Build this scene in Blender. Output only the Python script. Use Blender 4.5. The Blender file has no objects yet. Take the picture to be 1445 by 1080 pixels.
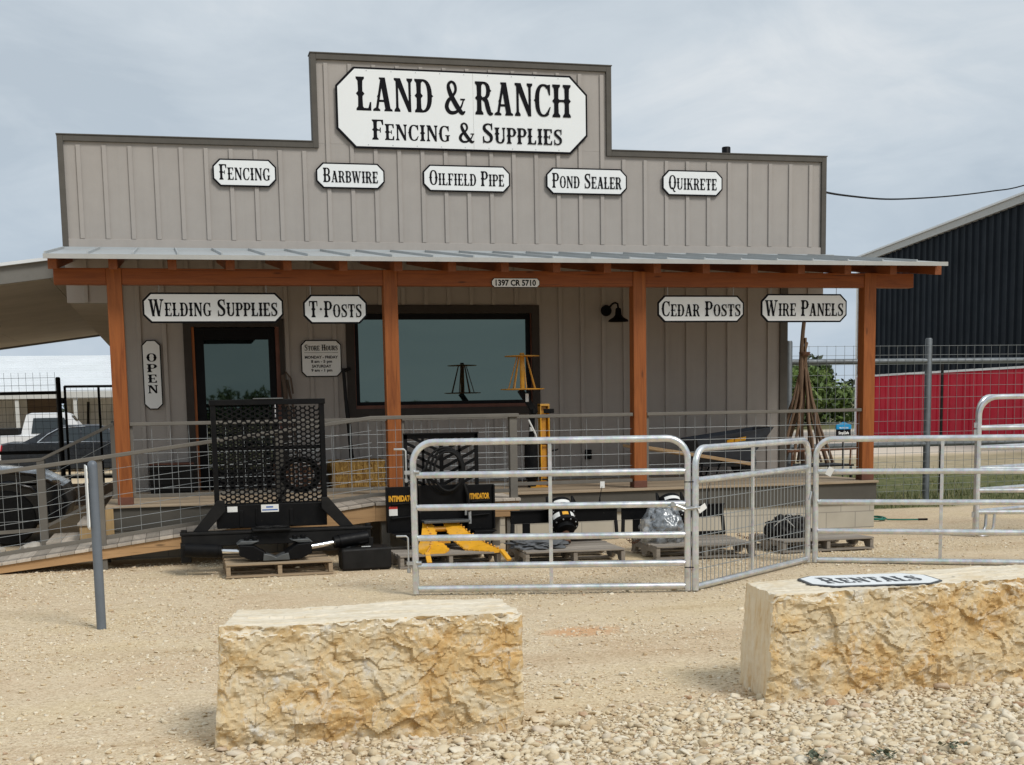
import bpy, bmesh, math, random
import numpy as np
from mathutils import Vector, Matrix, noise
R = math.radians
SC = bpy.context.scene
COL = SC.collection

# ------------------------------------------------------------------ camera
cam = bpy.data.objects.new("camera", bpy.data.cameras.new("camera"))
COL.objects.link(cam)
cam.data.sensor_fit = 'HORIZONTAL'; cam.data.sensor_width = 36.0
cam.data.lens = 36.0 * 1903.86 / 1445.0
cam.data.shift_y = 275.35 / 1445.0
cam.data.clip_start = 0.1; cam.data.clip_end = 2000
YAW, PITCH, ROLL = 0.24382, -0.12698, -0.01777
fwd = Vector((math.sin(YAW) * math.cos(PITCH), math.cos(YAW) * math.cos(PITCH), math.sin(PITCH)))
rgt = Vector((math.cos(YAW), -math.sin(YAW), 0)); upv = rgt.cross(fwd)
r2 = math.cos(ROLL) * rgt + math.sin(ROLL) * upv; u2 = -math.sin(ROLL) * rgt + math.cos(ROLL) * upv
M = Matrix((r2, u2, -fwd)).transposed().to_4x4(); M.translation = Vector((0, -17.899, 1.6))
cam.matrix_world = M
SC.camera = cam

# ------------------------------------------------------------------ world, sun, exposure
SUN_EL, SUN_AZ = R(47), R(152)          # azimuth clockwise from +Y
w = bpy.data.worlds.new("World"); SC.world = w; w.use_nodes = True
nt = w.node_tree; nt.nodes.clear()
def wn(t, **k):
    n = nt.nodes.new(t)
    for a, b in k.items(): setattr(n, a, b)
    return n
out = wn('ShaderNodeOutputWorld'); bg = wn('ShaderNodeBackground'); bg.inputs['Strength'].default_value = 0.084
sky = wn('ShaderNodeTexSky', sky_type='NISHITA', sun_disc=False, sun_elevation=SUN_EL, sun_rotation=SUN_AZ)
sky.air_density = 1.2; sky.dust_density = 2.5
tc = wn('ShaderNodeTexCoord'); sep = wn('ShaderNodeSeparateXYZ')
nt.links.new(tc.outputs['Generated'], sep.inputs[0])
def mth(op, a, b=None, c=None):
    n = wn('ShaderNodeMath', operation=op)
    for i, x in enumerate((a, b, c)):
        if x is None: continue
        if isinstance(x, (int, float)): n.inputs[i].default_value = x
        else: nt.links.new(x, n.inputs[i])
    return n.outputs[0]
zc = mth('MAXIMUM', sep.outputs['Z'], 0.0); den = mth('ADD', zc, 0.26)
comb = wn('ShaderNodeCombineXYZ')
nt.links.new(mth('DIVIDE', sep.outputs['X'], den), comb.inputs[0])
nt.links.new(mth('DIVIDE', sep.outputs['Y'], den), comb.inputs[1])
def wnoise(scale, detail, rough, dist, loc):
    mp = wn('ShaderNodeMapping'); mp.inputs['Location'].default_value = loc
    nt.links.new(comb.outputs[0], mp.inputs[0])
    n = wn('ShaderNodeTexNoise'); n.inputs['Scale'].default_value = scale; n.inputs['Detail'].default_value = detail
    n.inputs['Roughness'].default_value = rough; n.inputs['Distortion'].default_value = dist
    nt.links.new(mp.outputs[0], n.inputs['Vector']); return n.outputs['Fac']
big = wnoise(0.9, 6, 0.55, 0.4, (3.1, 1.7, 0)); fine = wnoise(3.4, 9, 0.6, 0.7, (0.4, 5.2, 0))
cl = mth('ADD', mth('MULTIPLY', big, 0.65), mth('MULTIPLY', fine, 0.35))
ramp = wn('ShaderNodeValToRGB'); nt.links.new(cl, ramp.inputs[0])
e = ramp.color_ramp.elements
e[0].position = 0.38; e[0].color = (4.05, 4.65, 5.25, 1)
e[1].position = 0.62; e[1].color = (6.3, 6.6, 6.85, 1)
x = ramp.color_ramp.elements.new(0.5); x.color = (5.0, 5.55, 6.05, 1)
hor = wn('ShaderNodeMix', data_type='RGBA')      # lighter, bluer band low in the sky
hf = wn('ShaderNodeMapRange'); nt.links.new(sep.outputs['Z'], hf.inputs[0])
hf.inputs[1].default_value = 0.0; hf.inputs[2].default_value = 0.22; hf.inputs[3].default_value = 0.75; hf.inputs[4].default_value = 0.0
nt.links.new(hf.outputs[0], hor.inputs[0]); nt.links.new(ramp.outputs[0], hor.inputs[6]); hor.inputs[7].default_value = (3.75, 4.6, 5.55, 1)
mx = wn('ShaderNodeMix', data_type='RGBA'); mx.inputs[0].default_value = 0.97
nt.links.new(sky.outputs[0], mx.inputs[6]); nt.links.new(hor.outputs[2], mx.inputs[7])
nt.links.new(mx.outputs[2], bg.inputs['Color']); nt.links.new(bg.outputs[0], out.inputs[0])

sun = bpy.data.objects.new("sun", bpy.data.lights.new("sun", 'SUN')); COL.objects.link(sun)
sun.data.energy = 1.5; sun.data.angle = R(18); sun.data.color = (1.0, 0.965, 0.91)
sd = Vector((math.sin(SUN_AZ) * math.cos(SUN_EL), math.cos(SUN_AZ) * math.cos(SUN_EL), math.sin(SUN_EL)))
sun.rotation_euler = (-sd).to_track_quat('-Z', 'Y').to_euler()
SC.view_settings.view_transform = 'Standard'; SC.view_settings.look = 'None'
SC.view_settings.exposure = 0.52; SC.view_settings.gamma = 1.0
SC.render.engine = 'CYCLES'
SC.cycles.use_denoising = True; SC.cycles.max_bounces = 8; SC.cycles.caustics_reflective = False; SC.cycles.caustics_refractive = False

# ------------------------------------------------------------------ materials
MATS = {}
class NT:
    def __init__(s, name):
        s.m = bpy.data.materials.new(name); s.m.use_nodes = True; s.t = s.m.node_tree; s.t.nodes.clear()
        s.out = s.n('ShaderNodeOutputMaterial'); s.b = s.n('ShaderNodeBsdfPrincipled'); s.l(s.b.outputs[0], s.out.inputs[0])
        s.co = s.n('ShaderNodeTexCoord').outputs['Object']
    def n(s, t, **k):
        q = s.t.nodes.new(t)
        for a, b in k.items(): setattr(q, a, b)
        return q
    def l(s, a, b): s.t.links.new(a, b)
    def inp(s, sock, v):
        if isinstance(v, (int, float)): sock.default_value = v
        elif isinstance(v, (tuple, list)): sock.default_value = (*v, 1) if len(v) == 3 and len(sock.default_value) == 4 else v
        else: s.l(v, sock)
    def mapped(s, scale=(1, 1, 1), rot=(0, 0, 0), src=None):
        q = s.n('ShaderNodeMapping'); q.inputs['Scale'].default_value = scale; q.inputs['Rotation'].default_value = rot
        s.l(src or s.co, q.inputs[0]); return q.outputs[0]
    def noise(s, scale, detail=4, rough=0.55, vec=None, dist=0.0, col=False):
        q = s.n('ShaderNodeTexNoise'); q.inputs['Scale'].default_value = scale; q.inputs['Detail'].default_value = detail
        q.inputs['Roughness'].default_value = rough; q.inputs['Distortion'].default_value = dist
        s.l(vec or s.co, q.inputs['Vector']); return q.outputs['Color' if col else 'Fac']
    def voro(s, scale, out='Distance', feat='F1', vec=None, rnd=1.0):
        q = s.n('ShaderNodeTexVoronoi', feature=feat); q.inputs['Scale'].default_value = scale; q.inputs['Randomness'].default_value = rnd
        s.l(vec or s.co, q.inputs['Vector']); return q.outputs[out]
    def ramp(s, f, stops):
        q = s.n('ShaderNodeValToRGB'); s.l(f, q.inputs[0]); el = q.color_ramp.elements
        while len(el) < len(stops): el.new(0.5)
        for i, (p, c) in enumerate(stops): el[i].position = p; el[i].color = (*c, 1) if len(c) == 3 else c
        return q.outputs[0]
    def mix(s, f, a, b, mode='MIX'):
        q = s.n('ShaderNodeMix', data_type='RGBA', blend_type=mode)
        s.inp(q.inputs[0], f); s.inp(q.inputs[6], a); s.inp(q.inputs[7], b); return q.outputs[2]
    def math(s, op, a, b=0.0, c=None, clamp=False):
        q = s.n('ShaderNodeMath', operation=op, use_clamp=clamp); s.inp(q.inputs[0], a); s.inp(q.inputs[1], b)
        if c is not None: s.inp(q.inputs[2], c)
        return q.outputs[0]
    def mr(s, f, a, b, c=0.0, d=1.0):
        q = s.n('ShaderNodeMapRange'); s.l(f, q.inputs[0])
        for i, v in enumerate((a, b, c, d)): q.inputs[i + 1].default_value = v
        return q.outputs[0]
    def bump(s, h, strength=0.3, dist=0.01, prev=None):
        q = s.n('ShaderNodeBump'); q.inputs['Strength'].default_value = strength; q.inputs['Distance'].default_value = dist
        s.l(h, q.inputs['Height'])
        if prev is not None: s.l(prev, q.inputs['Normal'])
        s.l(q.outputs[0], s.b.inputs['Normal']); return q.outputs[0]
    def set(s, **k):
        nm = dict(col='Base Color', rough='Roughness', metal='Metallic', spec='Specular IOR Level', trans='Transmission Weight', coat='Coat Weight')
        for a, v in k.items(): s.inp(s.b.inputs[nm[a]], v)
    def island(s): return s.n('ShaderNodeNewGeometry').outputs['Random Per Island']

def sc(c, k): return tuple(min(1, v * k) for v in c)
def paint(name, c, rough=0.5, metal=0.0, var=0.12, scale=6.0, bump=0.0, bscale=200.0, spec=0.5):
    s = NT(name)
    n = s.noise(scale, 6, 0.65)
    s.set(col=s.ramp(n, [(0.3, sc(c, 1 - var)), (0.7, sc(c, 1 + var))]), metal=metal, spec=spec,
          rough=s.mr(s.noise(scale * 2.3, 4), 0.3, 0.7, max(0.03, rough - 0.1), min(1, rough + 0.1)))
    if bump: s.bump(s.noise(bscale, 3), bump, 0.002)
    MATS[name] = s.m; return s.m
def wood(name, c1, c2, axis='x', rough=0.65, isl=0.25, grain=18.0, knots=False):
    s = NT(name)
    st = {'x': (0.6, 9, 9), 'y': (9, 0.6, 9), 'z': (9, 9, 0.6)}[axis]
    v = s.mapped(st)
    g = s.noise(grain / 9.0, 8, 0.65, v, 1.2)
    c = s.ramp(g, [(0.25, c1), (0.75, c2)])
    r = s.mr(s.island(), 0, 1, 1 - isl, 1 + isl)
    c = s.mix(1.0, c, r, 'MULTIPLY')
    if knots:
        k = s.mr(s.voro(2.2, vec=s.mapped({'x': (0.7, 3, 3), 'y': (3, .7, 3), 'z': (3, 3, .7)}[axis])), 0.04, 0.10, 0.45, 1.0)
        c = s.mix(1.0, c, k, 'MULTIPLY')
    ck = s.mr(s.noise(7, 4, .5, s.mapped(tuple(.12 if q == .6 else q * .9 for q in st)), .3), .30, .355, .45, 1.0)
    c = s.mix(1.0 if knots else .5, c, ck, 'MULTIPLY')
    s.set(col=c, rough=rough, spec=0.3); s.bump(g, 0.25, 0.003)
    MATS[name] = s.m; return s.m

def mk_siding():
    s = NT('siding'); n = s.noise(3, 6, .65); st = s.noise(2.2, 5, .6, s.mapped((5, 5, .35)))
    c = s.ramp(n, [(0.3, (0.358, 0.330, 0.303)), (0.7, (0.390, 0.361, 0.332))])
    c = s.mix(1.0, c, s.ramp(st, [(.3, (.965, .965, .965)), (.5, (1, 1, 1)), (.72, (1.015, 1.01, 1.01))]), 'MULTIPLY')
    c = s.mix(1.0, c, s.mr(s.island(), 0, 1, .97, 1.03), 'MULTIPLY')
    s.set(col=c, rough=.85, spec=.2); b = s.bump(s.noise(60, 4, .6, s.mapped((1, 1, .25))), .18, .004); s.bump(s.noise(170, 3), .3, .002, b); MATS['siding'] = s.m
mk_siding()
paint('trim_dark', (0.10, 0.092, 0.08), 0.75, var=0.1, spec=0.2)
paint('trim_shaded', (0.050, 0.043, 0.038), 0.75, var=0.1, spec=0.15)  # darker copy of the trim, porch shadow put into its colour
paint('rail_taupe', (0.155, 0.142, 0.122), 0.7, var=0.1, spec=0.2)
paint('jamb_red', (0.13, 0.045, 0.025), 0.6, var=0.25)
paint('frame_black', (0.005, 0.005, 0.006), 0.5, var=0.1, spec=0.12)
paint('roof_metal', (0.44, 0.465, 0.47), 0.5, 0.3, var=0.05, scale=1.5)
paint('white_roof', (0.70, 0.73, 0.75), 0.6, 0.0, var=0.06, scale=.6, spec=.3)
paint('sign_white', (0.80, 0.82, 0.815), 0.5, var=0.02, scale=2, spec=.3)
paint('sign_black', (0.006, 0.006, 0.008), 0.6, var=0.05, spec=0.1)
def mk_dusty():
    s = NT('black_steel'); k = s.noise(6, 7, .68, None, .4); f = s.noise(40, 5, .7)
    col = s.mix(s.mr(k, .5, .78, 0, .5), (.0035, .0035, .004), (.016, .014, .011))
    col = s.mix(s.mr(f, .66, .72, 0, .5), col, (.07, .06, .05))
    s.set(col=col, rough=s.mr(k, .3, .7, .36, .62), spec=.15); s.bump(f, .08, .002); MATS['black_steel'] = s.m
mk_dusty()
paint('black_worn', (0.010, 0.0095, 0.009), 0.55, 0.0, var=0.4, scale=8, spec=0.2)
paint('poly_black', (0.042, 0.050, 0.064), 0.5, var=0.15)
paint('rubber', (0.007, 0.007, 0.007), 0.7, var=0.2, scale=20, spec=0.2)
paint('yellow', (0.74, 0.36, 0.014), 0.42, var=0.12, scale=9)
paint('yellow_dark', (0.58, 0.27, 0.02), 0.5, var=0.15, scale=9)
paint('chrome', (0.85, 0.85, 0.85), 0.12, 1.0, var=0.04)
paint('rust', (0.12, 0.055, 0.03), 0.9, var=0.4, scale=25, bump=.2, bscale=60)
paint('grey_pole', (0.13, 0.15, 0.175), 0.5, 0.1, var=0.08)
paint('pipe_grey', (0.14, 0.155, 0.165), 0.5, 0.4, var=0.18, scale=8)
paint('zinc', (0.48, 0.49, 0.49), 0.38, 0.75, var=0.15, scale=14)
paint('dark_wall', (0.0075, 0.0115, 0.017), 0.6, 0.0, var=0.15, scale=.5, spec=0.15)
paint('red_wall', (0.50, 0.010, 0.030), 0.55, 0.0, var=0.1, scale=.6, spec=.2)
paint('white_trim', (0.72, 0.72, 0.70), 0.5, var=0.05)
paint('galv_trim', (0.42, 0.42, 0.40), 0.5, 0.3, var=0.06)
paint('car_black', (0.006, 0.007, 0.009), 0.15, 0.0, var=0.02, scale=.5, spec=.35)
paint('car_slate', (0.02, 0.024, 0.030), 0.2, 0.1, var=0.1)
paint('car_white', (0.72, 0.73, 0.74), 0.25, var=0.03)
paint('glass_car', (0.02, 0.028, 0.032), 0.08, var=0.02, scale=.5, spec=0.6)
paint('taillight', (0.55, 0.015, 0.02), 0.2, var=0.1)
paint('amber', (0.7, 0.2, 0.02), 0.3, var=0.1)
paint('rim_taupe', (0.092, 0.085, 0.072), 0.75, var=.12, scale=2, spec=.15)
paint('soffit', (0.50, 0.44, 0.37), 0.85, var=0.12, scale=1.2, spec=.2)
paint('fascia', (0.16, 0.155, 0.14), 0.7, var=0.08)
paint('grey_fabric', (0.10, 0.105, 0.11), 0.7, var=0.25, scale=14, bump=.4, bscale=18)
paint('hose_green', (0.01, 0.16, 0.11), 0.5, var=0.2)
paint('paper', (0.75, 0.75, 0.72), 0.7, var=0.03)
paint('sticker_red', (0.5, 0.03, 0.015), 0.5, var=0.05)
paint('sticker_blue', (0.02, 0.10, 0.35), 0.5, var=0.05)
paint('sign_faded', (.06, .065, .07), .6, var=.1)
paint('sign_blue', (0.0, 0.26, 0.55), 0.5, var=0.04)
paint('dark_interior', (0.015, 0.015, 0.015), 0.9, var=0.1)
paint('bark', (0.10, 0.07, 0.05), 0.9, var=0.3, scale=14, bump=.5, bscale=30)
paint('plate_grey', (0.09, 0.095, 0.095), 0.45, 0.3, var=0.2, scale=9)
paint('beige_metal', (0.55, 0.54, 0.50), 0.6, var=0.06)
paint('green_paint', (0.05, 0.12, 0.09), 0.5, var=0.2)
def mk_yellow(name, c):
    s = NT(name); n = s.noise(9, 6, .65); k = s.noise(16, 8, .72, None, .8)
    col = s.ramp(n, [(.3, sc(c, .82)), (.7, sc(c, 1.1))])
    col = s.mix(s.mr(k, .60, .67, 0, .75), col, (.10, .07, .05)); col = s.mix(s.mr(s.noise(5, 5), .55, .75, 0, .35), col, (.5, .42, .3))
    s.set(col=col, rough=s.mr(k, .4, .7, .38, .7)); s.bump(k, .15, .003); MATS[name] = s.m
mk_yellow('yellow', (0.74, 0.36, 0.014)); mk_yellow('yellow_dark', (0.58, 0.27, 0.02))
wood('cedar', (0.17, 0.045, 0.010), (0.39, 0.125, 0.030), 'z', 0.5, 0.06, knots=True)
wood('cedar_x', (0.17, 0.044, 0.010), (0.32, 0.095, 0.022), 'x', 0.5, 0.06, knots=True)
wood('cedar_y', (0.17, 0.050, 0.016), (0.30, 0.10, 0.034), 'y', 0.55, 0.12)
wood('deck_x', (0.30, 0.225, 0.15), (0.46, 0.37, 0.26), 'x', 0.8, 0.12)
wood('deck_y', (0.34, 0.30, 0.25), (0.52, 0.45, 0.37), 'y', 0.8, 0.28)
wood('pine_x', (0.33, 0.19, 0.085), (0.48, 0.30, 0.15), 'x', 0.7, 0.1, knots=True)
wood('pine_z', (0.36, 0.24, 0.11), (0.50, 0.34, 0.17), 'z', 0.7, 0.12)
wood('pallet_new', (0.30, 0.22, 0.14), (0.47, 0.36, 0.24), 'x', 0.8, 0.3)
wood('pallet_old', (0.20, 0.17, 0.14), (0.36, 0.32, 0.27), 'x', 0.85, 0.3)
wood('stake', (0.075, 0.045, 0.028), (0.26, 0.17, 0.11), 'z', 0.85, 0.4)
wood('handle_wood', (0.38, 0.24, 0.12), (0.52, 0.36, 0.20), 'x', 0.6, 0.1)
wood('timber', (0.14, 0.10, 0.07), (0.25, 0.19, 0.14), 'x', 0.9, 0.2)

def mk_galv():
    s = NT('galv')
    n = s.noise(7, 5, 0.6); p = s.voro(38, 'Color')
    c = s.mix(0.18, s.ramp(n, [(0.3, (0.56, 0.58, 0.59)), (0.7, (0.82, 0.83, 0.83))]), p, 'SOFT_LIGHT')
    bl = s.mr(s.noise(11, 3, 0.5, s.mapped((1, 1, 1))), 0.60, 0.72, 0.0, 0.35)
    c = s.mix(bl, c, (0.42, 0.43, 0.44))
    s.set(col=c, metal=0.85, rough=s.mr(n, .3, .7, .28, .42)); MATS['galv'] = s.m
mk_galv()
def mk_wire():
    s = NT('wire'); s.set(col=(0.34, 0.36, 0.365), metal=0.6, rough=0.5); MATS['wire'] = s.m
    s = NT('wire_dull'); s.set(col=(0.21, 0.225, 0.225), metal=0.4, rough=0.6); MATS['wire_dull'] = s.m
mk_wire()
def mk_glass(name='tinted_glass', refl=.15):
    s = NT(name)          # reflective tinted glazing
    s.t.nodes.remove(s.b)
    d = s.n('ShaderNodeBsdfDiffuse'); d.inputs[0].default_value = (0.006, 0.009, 0.009, 1)
    g = s.n('ShaderNodeBsdfGlossy'); g.inputs[0].default_value = (0.78, 0.97, 0.84, 1); g.inputs['Roughness'].default_value = 0.015
    bn = s.n('ShaderNodeBump'); bn.inputs['Strength'].default_value = 0.015; bn.inputs['Distance'].default_value = 0.02
    s.l(s.noise(1.3, 2), bn.inputs['Height']); s.l(bn.outputs[0], g.inputs['Normal'])
    mxs = s.n('ShaderNodeMixShader'); mxs.inputs[0].default_value = refl
    s.l(d.outputs[0], mxs.inputs[1]); s.l(g.outputs[0], mxs.inputs[2]); s.l(mxs.outputs[0], s.out.inputs[0]); MATS[name] = s.m
mk_glass(); mk_glass('door_glass', .105)
def mk_block():
    s = NT('concrete_block')
    br = s.n('ShaderNodeTexBrick'); br.inputs['Scale'].default_value = 1.0
    br.inputs['Brick Width'].default_value = 0.40; br.inputs['Row Height'].default_value = 0.20; br.inputs['Mortar Size'].default_value = 0.006
    br.inputs['Color1'].default_value = (0.50, 0.455, 0.37, 1); br.inputs['Color2'].default_value = (0.44, 0.40, 0.325, 1); br.inputs['Mortar'].default_value = (0.25, 0.23, 0.2, 1)
    sp = s.n('ShaderNodeSeparateXYZ'); s.l(s.co, sp.inputs[0]); cb = s.n('ShaderNodeCombineXYZ')
    s.l(s.math('ADD', sp.outputs[0], sp.outputs[1]), cb.inputs[0]); s.l(sp.outputs[2], cb.inputs[1]); s.l(cb.outputs[0], br.inputs['Vector'])
    c = s.mix(0.35, br.outputs[0], s.ramp(s.noise(2.5, 6), [(0.3, (0.28, 0.26, 0.22)), (0.7, (0.5, 0.47, 0.4))]))
    s.set(col=c, rough=0.95, spec=0.2); b1 = s.bump(br.outputs['Fac'], -0.6, 0.006); s.bump(s.noise(120, 3), 0.3, 0.003, b1); MATS['concrete_block'] = s.m
mk_block()
def mk_ground():
    s = NT('gravel')
    big = s.noise(0.35, 5, 0.6); mid = s.noise(2.2, 6, 0.65)
    v1 = s.n('ShaderNodeTexVoronoi'); v1.inputs['Scale'].default_value = 48; s.l(s.mapped((1, 1, .2)), v1.inputs['Vector'])
    v2 = s.n('ShaderNodeTexVoronoi'); v2.inputs['Scale'].default_value = 105; s.l(s.mapped((1, 1, .2)), v2.inputs['Vector'])
    g1 = s.n('ShaderNodeSeparateColor'); s.l(v1.outputs['Color'], g1.inputs[0])
    g2 = s.n('ShaderNodeSeparateColor'); s.l(v2.outputs['Color'], g2.inputs[0])
    st = [(0.0, (0.27, 0.20, 0.125)), (0.25, (0.51, 0.415, 0.285)), (0.6, (0.65, 0.54, 0.385)), (0.9, (0.80, 0.71, 0.56)), (1.0, (0.36, 0.21, 0.115))]
    ca = s.ramp(g1.outputs[0], st); cb = s.ramp(g2.outputs[1], st)
    c = s.mix(0.55, ca, cb)
    dust = s.ramp(mid, [(0.3, (0.56, 0.455, 0.315)), (0.7, (0.68, 0.575, 0.42))])
    c = s.mix(s.mr(big, 0.35, 0.65, 0.15, 0.5), c, dust)
    tint = s.ramp(s.noise(0.8, 4, 0.6), [(0.3, (0.95, 0.87, 0.79)), (0.5, (1.03, 1.0, 0.95)), (0.72, (1.03, 0.99, 0.87))])
    c = s.mix(1.0, c, tint, 'MULTIPLY')
    trk = s.noise(1.0, 6, .62, s.mapped((.22, 1.5, 1), (0, 0, .12)), .6)
    c = s.mix(1.0, c, s.ramp(trk, [(.30, (.86, .82, .77)), (.46, (1, 1, 1)), (.62, (1.0, 1.0, 1.0)), (.74, (1.10, 1.09, 1.06))]), 'MULTIPLY')
    ed_ = s.noise(2.0, 3); ed = s.math('MULTIPLY', s.math('SUBTRACT', s.noise(0.9, 5), 0.5), 2.2)
    # bare orange dirt spot between gate and blocks
    geo = s.n('ShaderNodeNewGeometry'); sp = s.n('ShaderNodeSeparateXYZ'); s.l(geo.outputs['Position'], sp.inputs[0])
    px, py = sp.outputs[0], sp.outputs[1]
    dx = s.math('MULTIPLY', s.math('SUBTRACT', px, 2.78), 3.2); dy = s.math('MULTIPLY', s.math('SUBTRACT', py, -8.78), 4.2)
    d = s.math('ADD', s.math('SQRT', s.math('ADD', s.math('MULTIPLY', dx, dx), s.math('MULTIPLY', dy, dy))), s.math('MULTIPLY', s.noise(7, 5), 0.9))
    c = s.mix(s.mr(d, 1.0, 1.5, 0.75, 0.0), c, (0.60, 0.33, 0.16))
    fl = s.math('MULTIPLY', s.mr(s.math('ADD', py, s.math('MULTIPLY', ed, .12)), -11.25, -11.55), s.mr(s.math('ADD', px, s.math('MULTIPLY', ed_, .3)), .0, .5))
    c = s.mix(s.math('MULTIPLY', fl, .75), c, (0.34, 0.255, 0.155))  # darker soil tone, shade in the gaps between coarse stones put into colour
    # dark soil and grass base to the right, behind the store; pale caliche road beyond
    ed = s.math('MULTIPLY', s.math('SUBTRACT', s.noise(0.9, 5), 0.5), 2.2)
    gx = s.mr(s.math('ADD', px, ed), 8.9, 9.3); gy0 = s.mr(s.math('ADD', s.math('SUBTRACT', py, s.math('MULTIPLY', s.math('SUBTRACT', px, 9.0), 0.0)), s.math('MULTIPLY', ed, .4)), -0.15, 0.15)
    gy1 = s.mr(s.math('ADD', py, ed), 10.5, 8.5)
    gm = s.math('MULTIPLY', s.math('MULTIPLY', gx, gy0), gy1)
    grass = s.ramp(s.noise(5, 5), [(0.3, (0.055, 0.075, 0.02)), (0.55, (0.13, 0.135, 0.055)), (0.75, (0.26, 0.22, 0.12))])
    c = s.mix(gm, c, grass)
    dry = s.math('MULTIPLY', gx, s.math('MULTIPLY', s.mr(s.math('ADD', py, ed), 8.5, 10.0), s.mr(s.math('ADD', py, ed), 17.5, 15.5)))
    c = s.mix(s.math('MULTIPLY', dry, 0.8), c, s.ramp(s.noise(3, 5), [(0.35, (0.22, 0.19, 0.11)), (0.65, (0.40, 0.33, 0.22))]))
    pale = s.math('MULTIPLY', gx, s.mr(s.math('ADD', py, ed), 16.5, 18.5))
    c = s.mix(s.math('MULTIPLY', pale, .8), c, (0.66, 0.575, 0.49))
    far = s.mr(s.math('ADD', py, ed), 46, 52)
    c = s.mix(far, c, s.ramp(s.noise(.2, 4), [(0.3, (0.10, 0.11, 0.045)), (0.7, (0.22, 0.20, 0.10))]))
    s.set(col=c, rough=0.95, spec=0.15)
    b = s.bump(v1.outputs['Distance'], -0.8, 0.014); b = s.bump(v2.outputs['Distance'], -0.7, 0.007, b); s.bump(mid, 0.4, 0.05, b)
    MATS['gravel'] = s.m
mk_ground()
def mk_stone_bits():
    s = NT('gravel_bit')
    c = s.ramp(s.island(), [(0.0, (0.44, 0.30, 0.16)), (0.2, (0.62, 0.50, 0.32)), (0.55, (0.74, 0.63, 0.45)), (0.85, (0.80, 0.73, 0.59)), (0.97, (0.62, 0.53, 0.42)), (1.0, (0.42, 0.21, 0.10))])
    c = s.mix(0.35, c, s.ramp(s.noise(30, 4), [(0.3, (0.45, 0.34, 0.2)), (0.7, (0.75, 0.67, 0.52))]))
    s.set(col=c, rough=0.92, spec=0.2); s.bump(s.noise(150, 3), 0.4, 0.003); MATS['gravel_bit'] = s.m
mk_stone_bits()
def mk_limestone():
    s = NT('limestone_face')
    n1 = s.noise(3.2, 8, 0.7, None, 0.8); n2 = s.noise(9, 8, 0.72, None, 1.2); n3 = s.noise(34, 6, 0.7)
    c = s.ramp(n1, [(0.30, (0.68, 0.62, 0.51)), (0.42, (0.66, 0.55, 0.37)), (0.53, (0.65, 0.485, 0.265)), (0.63, (0.58, 0.37, 0.15)), (0.75, (0.70, 0.62, 0.48))])
    c = s.mix(s.mr(n2, 0.52, 0.62, 0, 0.7), c, (0.72, 0.65, 0.52))
    c = s.mix(s.mr(s.noise(11, 9, .75, s.mapped((1, 1, 1.6)), .6), 0.44, 0.34, 0, 0.55), c, (0.54, 0.33, 0.13))
    c = s.mix(s.mr(s.noise(5, 6, .7, s.mapped((1, 1, 1), (0, 0, 1.0))), 0.60, 0.68, 0, 0.8), c, (0.66, 0.64, 0.59))
    c = s.mix(s.mr(n3, 0.40, 0.30, 0, 0.35), c, (0.42, 0.26, 0.11))
    s.set(col=c, rough=0.95, spec=0.15)
    b = s.bump(n2, 0.35, 0.03); b = s.bump(s.voro(26, vec=s.mapped((1, 1, 1.5))), -0.30, 0.012, b); s.bump(n3, 0.45, 0.012, b); MATS['limestone_face'] = s.m
    s = NT('limestone_sawn')
    v = s.mapped((1, 5, 5)); n1 = s.noise(6, 7, 0.65, v)
    c = s.ramp(n1, [(0.3, (0.60, 0.49, 0.33)), (0.5, (0.72, 0.635, 0.49)), (0.7, (0.76, 0.69, 0.57))])
    c = s.mix(s.mr(s.noise(2.5, 6, .7), 0.56, 0.68, 0, 0.45), c, (0.60, 0.45, 0.25))
    s.set(col=c, rough=0.93, spec=0.15); b = s.bump(n1, 0.4, 0.012); s.bump(s.noise(45, 5), 0.4, 0.006, b); MATS['limestone_sawn'] = s.m
mk_limestone()
def mk_end_warm():  # block ends, warmed in colour to offset the bluish sky light there
    s = NT('limestone_end_warm'); n = s.noise(5, 7, .68, s.mapped((4, 4, .7)), .5); k = s.noise(3, 6, .7)
    c = s.ramp(n, [(.32, (.60, .40, .19)), (.47, (.74, .60, .40)), (.7, (.80, .70, .53))])
    c = s.mix(s.mr(k, .5, .7, 0, .6), c, (.78, .70, .56)); s.set(col=c, rough=.95, spec=.15); b = s.bump(n, .4, .012); s.bump(s.noise(50, 5, .7), .5, .006, b); MATS['limestone_end_warm'] = s.m
mk_end_warm()
def mk_straw():
    s = NT('straw')
    n = s.noise(3, 8, 0.7, s.mapped((14, 14, 1.6)), 1.5)
    c = s.ramp(n, [(0.33, (0.10, 0.05, 0.012)), (0.45, (0.38, 0.20, 0.045)), (0.60, (0.72, 0.45, 0.13)), (0.78, (0.85, 0.62, 0.25))])
    s.set(col=c, rough=0.85); s.bump(n, 0.8, 0.03); MATS['straw'] = s.m
mk_straw()
def mk_straw2():
    s = NT('straw_dark'); n = s.noise(3, 8, 0.7, s.mapped((14, 14, 1.6)), 1.5)
    s.set(col=s.ramp(n, [(0.35, (.03, .012, .008)), (.55, (.12, .05, .025)), (.75, (.34, .2, .09))]), rough=.85); s.bump(n, .8, .03); MATS['straw_dark'] = s.m
mk_straw2()
def mk_leaf(name, c0, c1, c2):
    s = NT(name)
    c = s.ramp(s.island(), [(0.0, c0), (0.6, c1), (1.0, c2)])
    s.set(col=c, rough=0.6, spec=0.3); MATS[name] = s.m
mk_leaf('leaf', (0.06, 0.10, 0.025), (0.115, 0.175, 0.045), (0.19, 0.25, 0.075))
mk_leaf('leaf_dark', (0.02, 0.032, 0.012), (0.035, 0.055, 0.018), (0.07, 0.09, 0.03))
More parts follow.
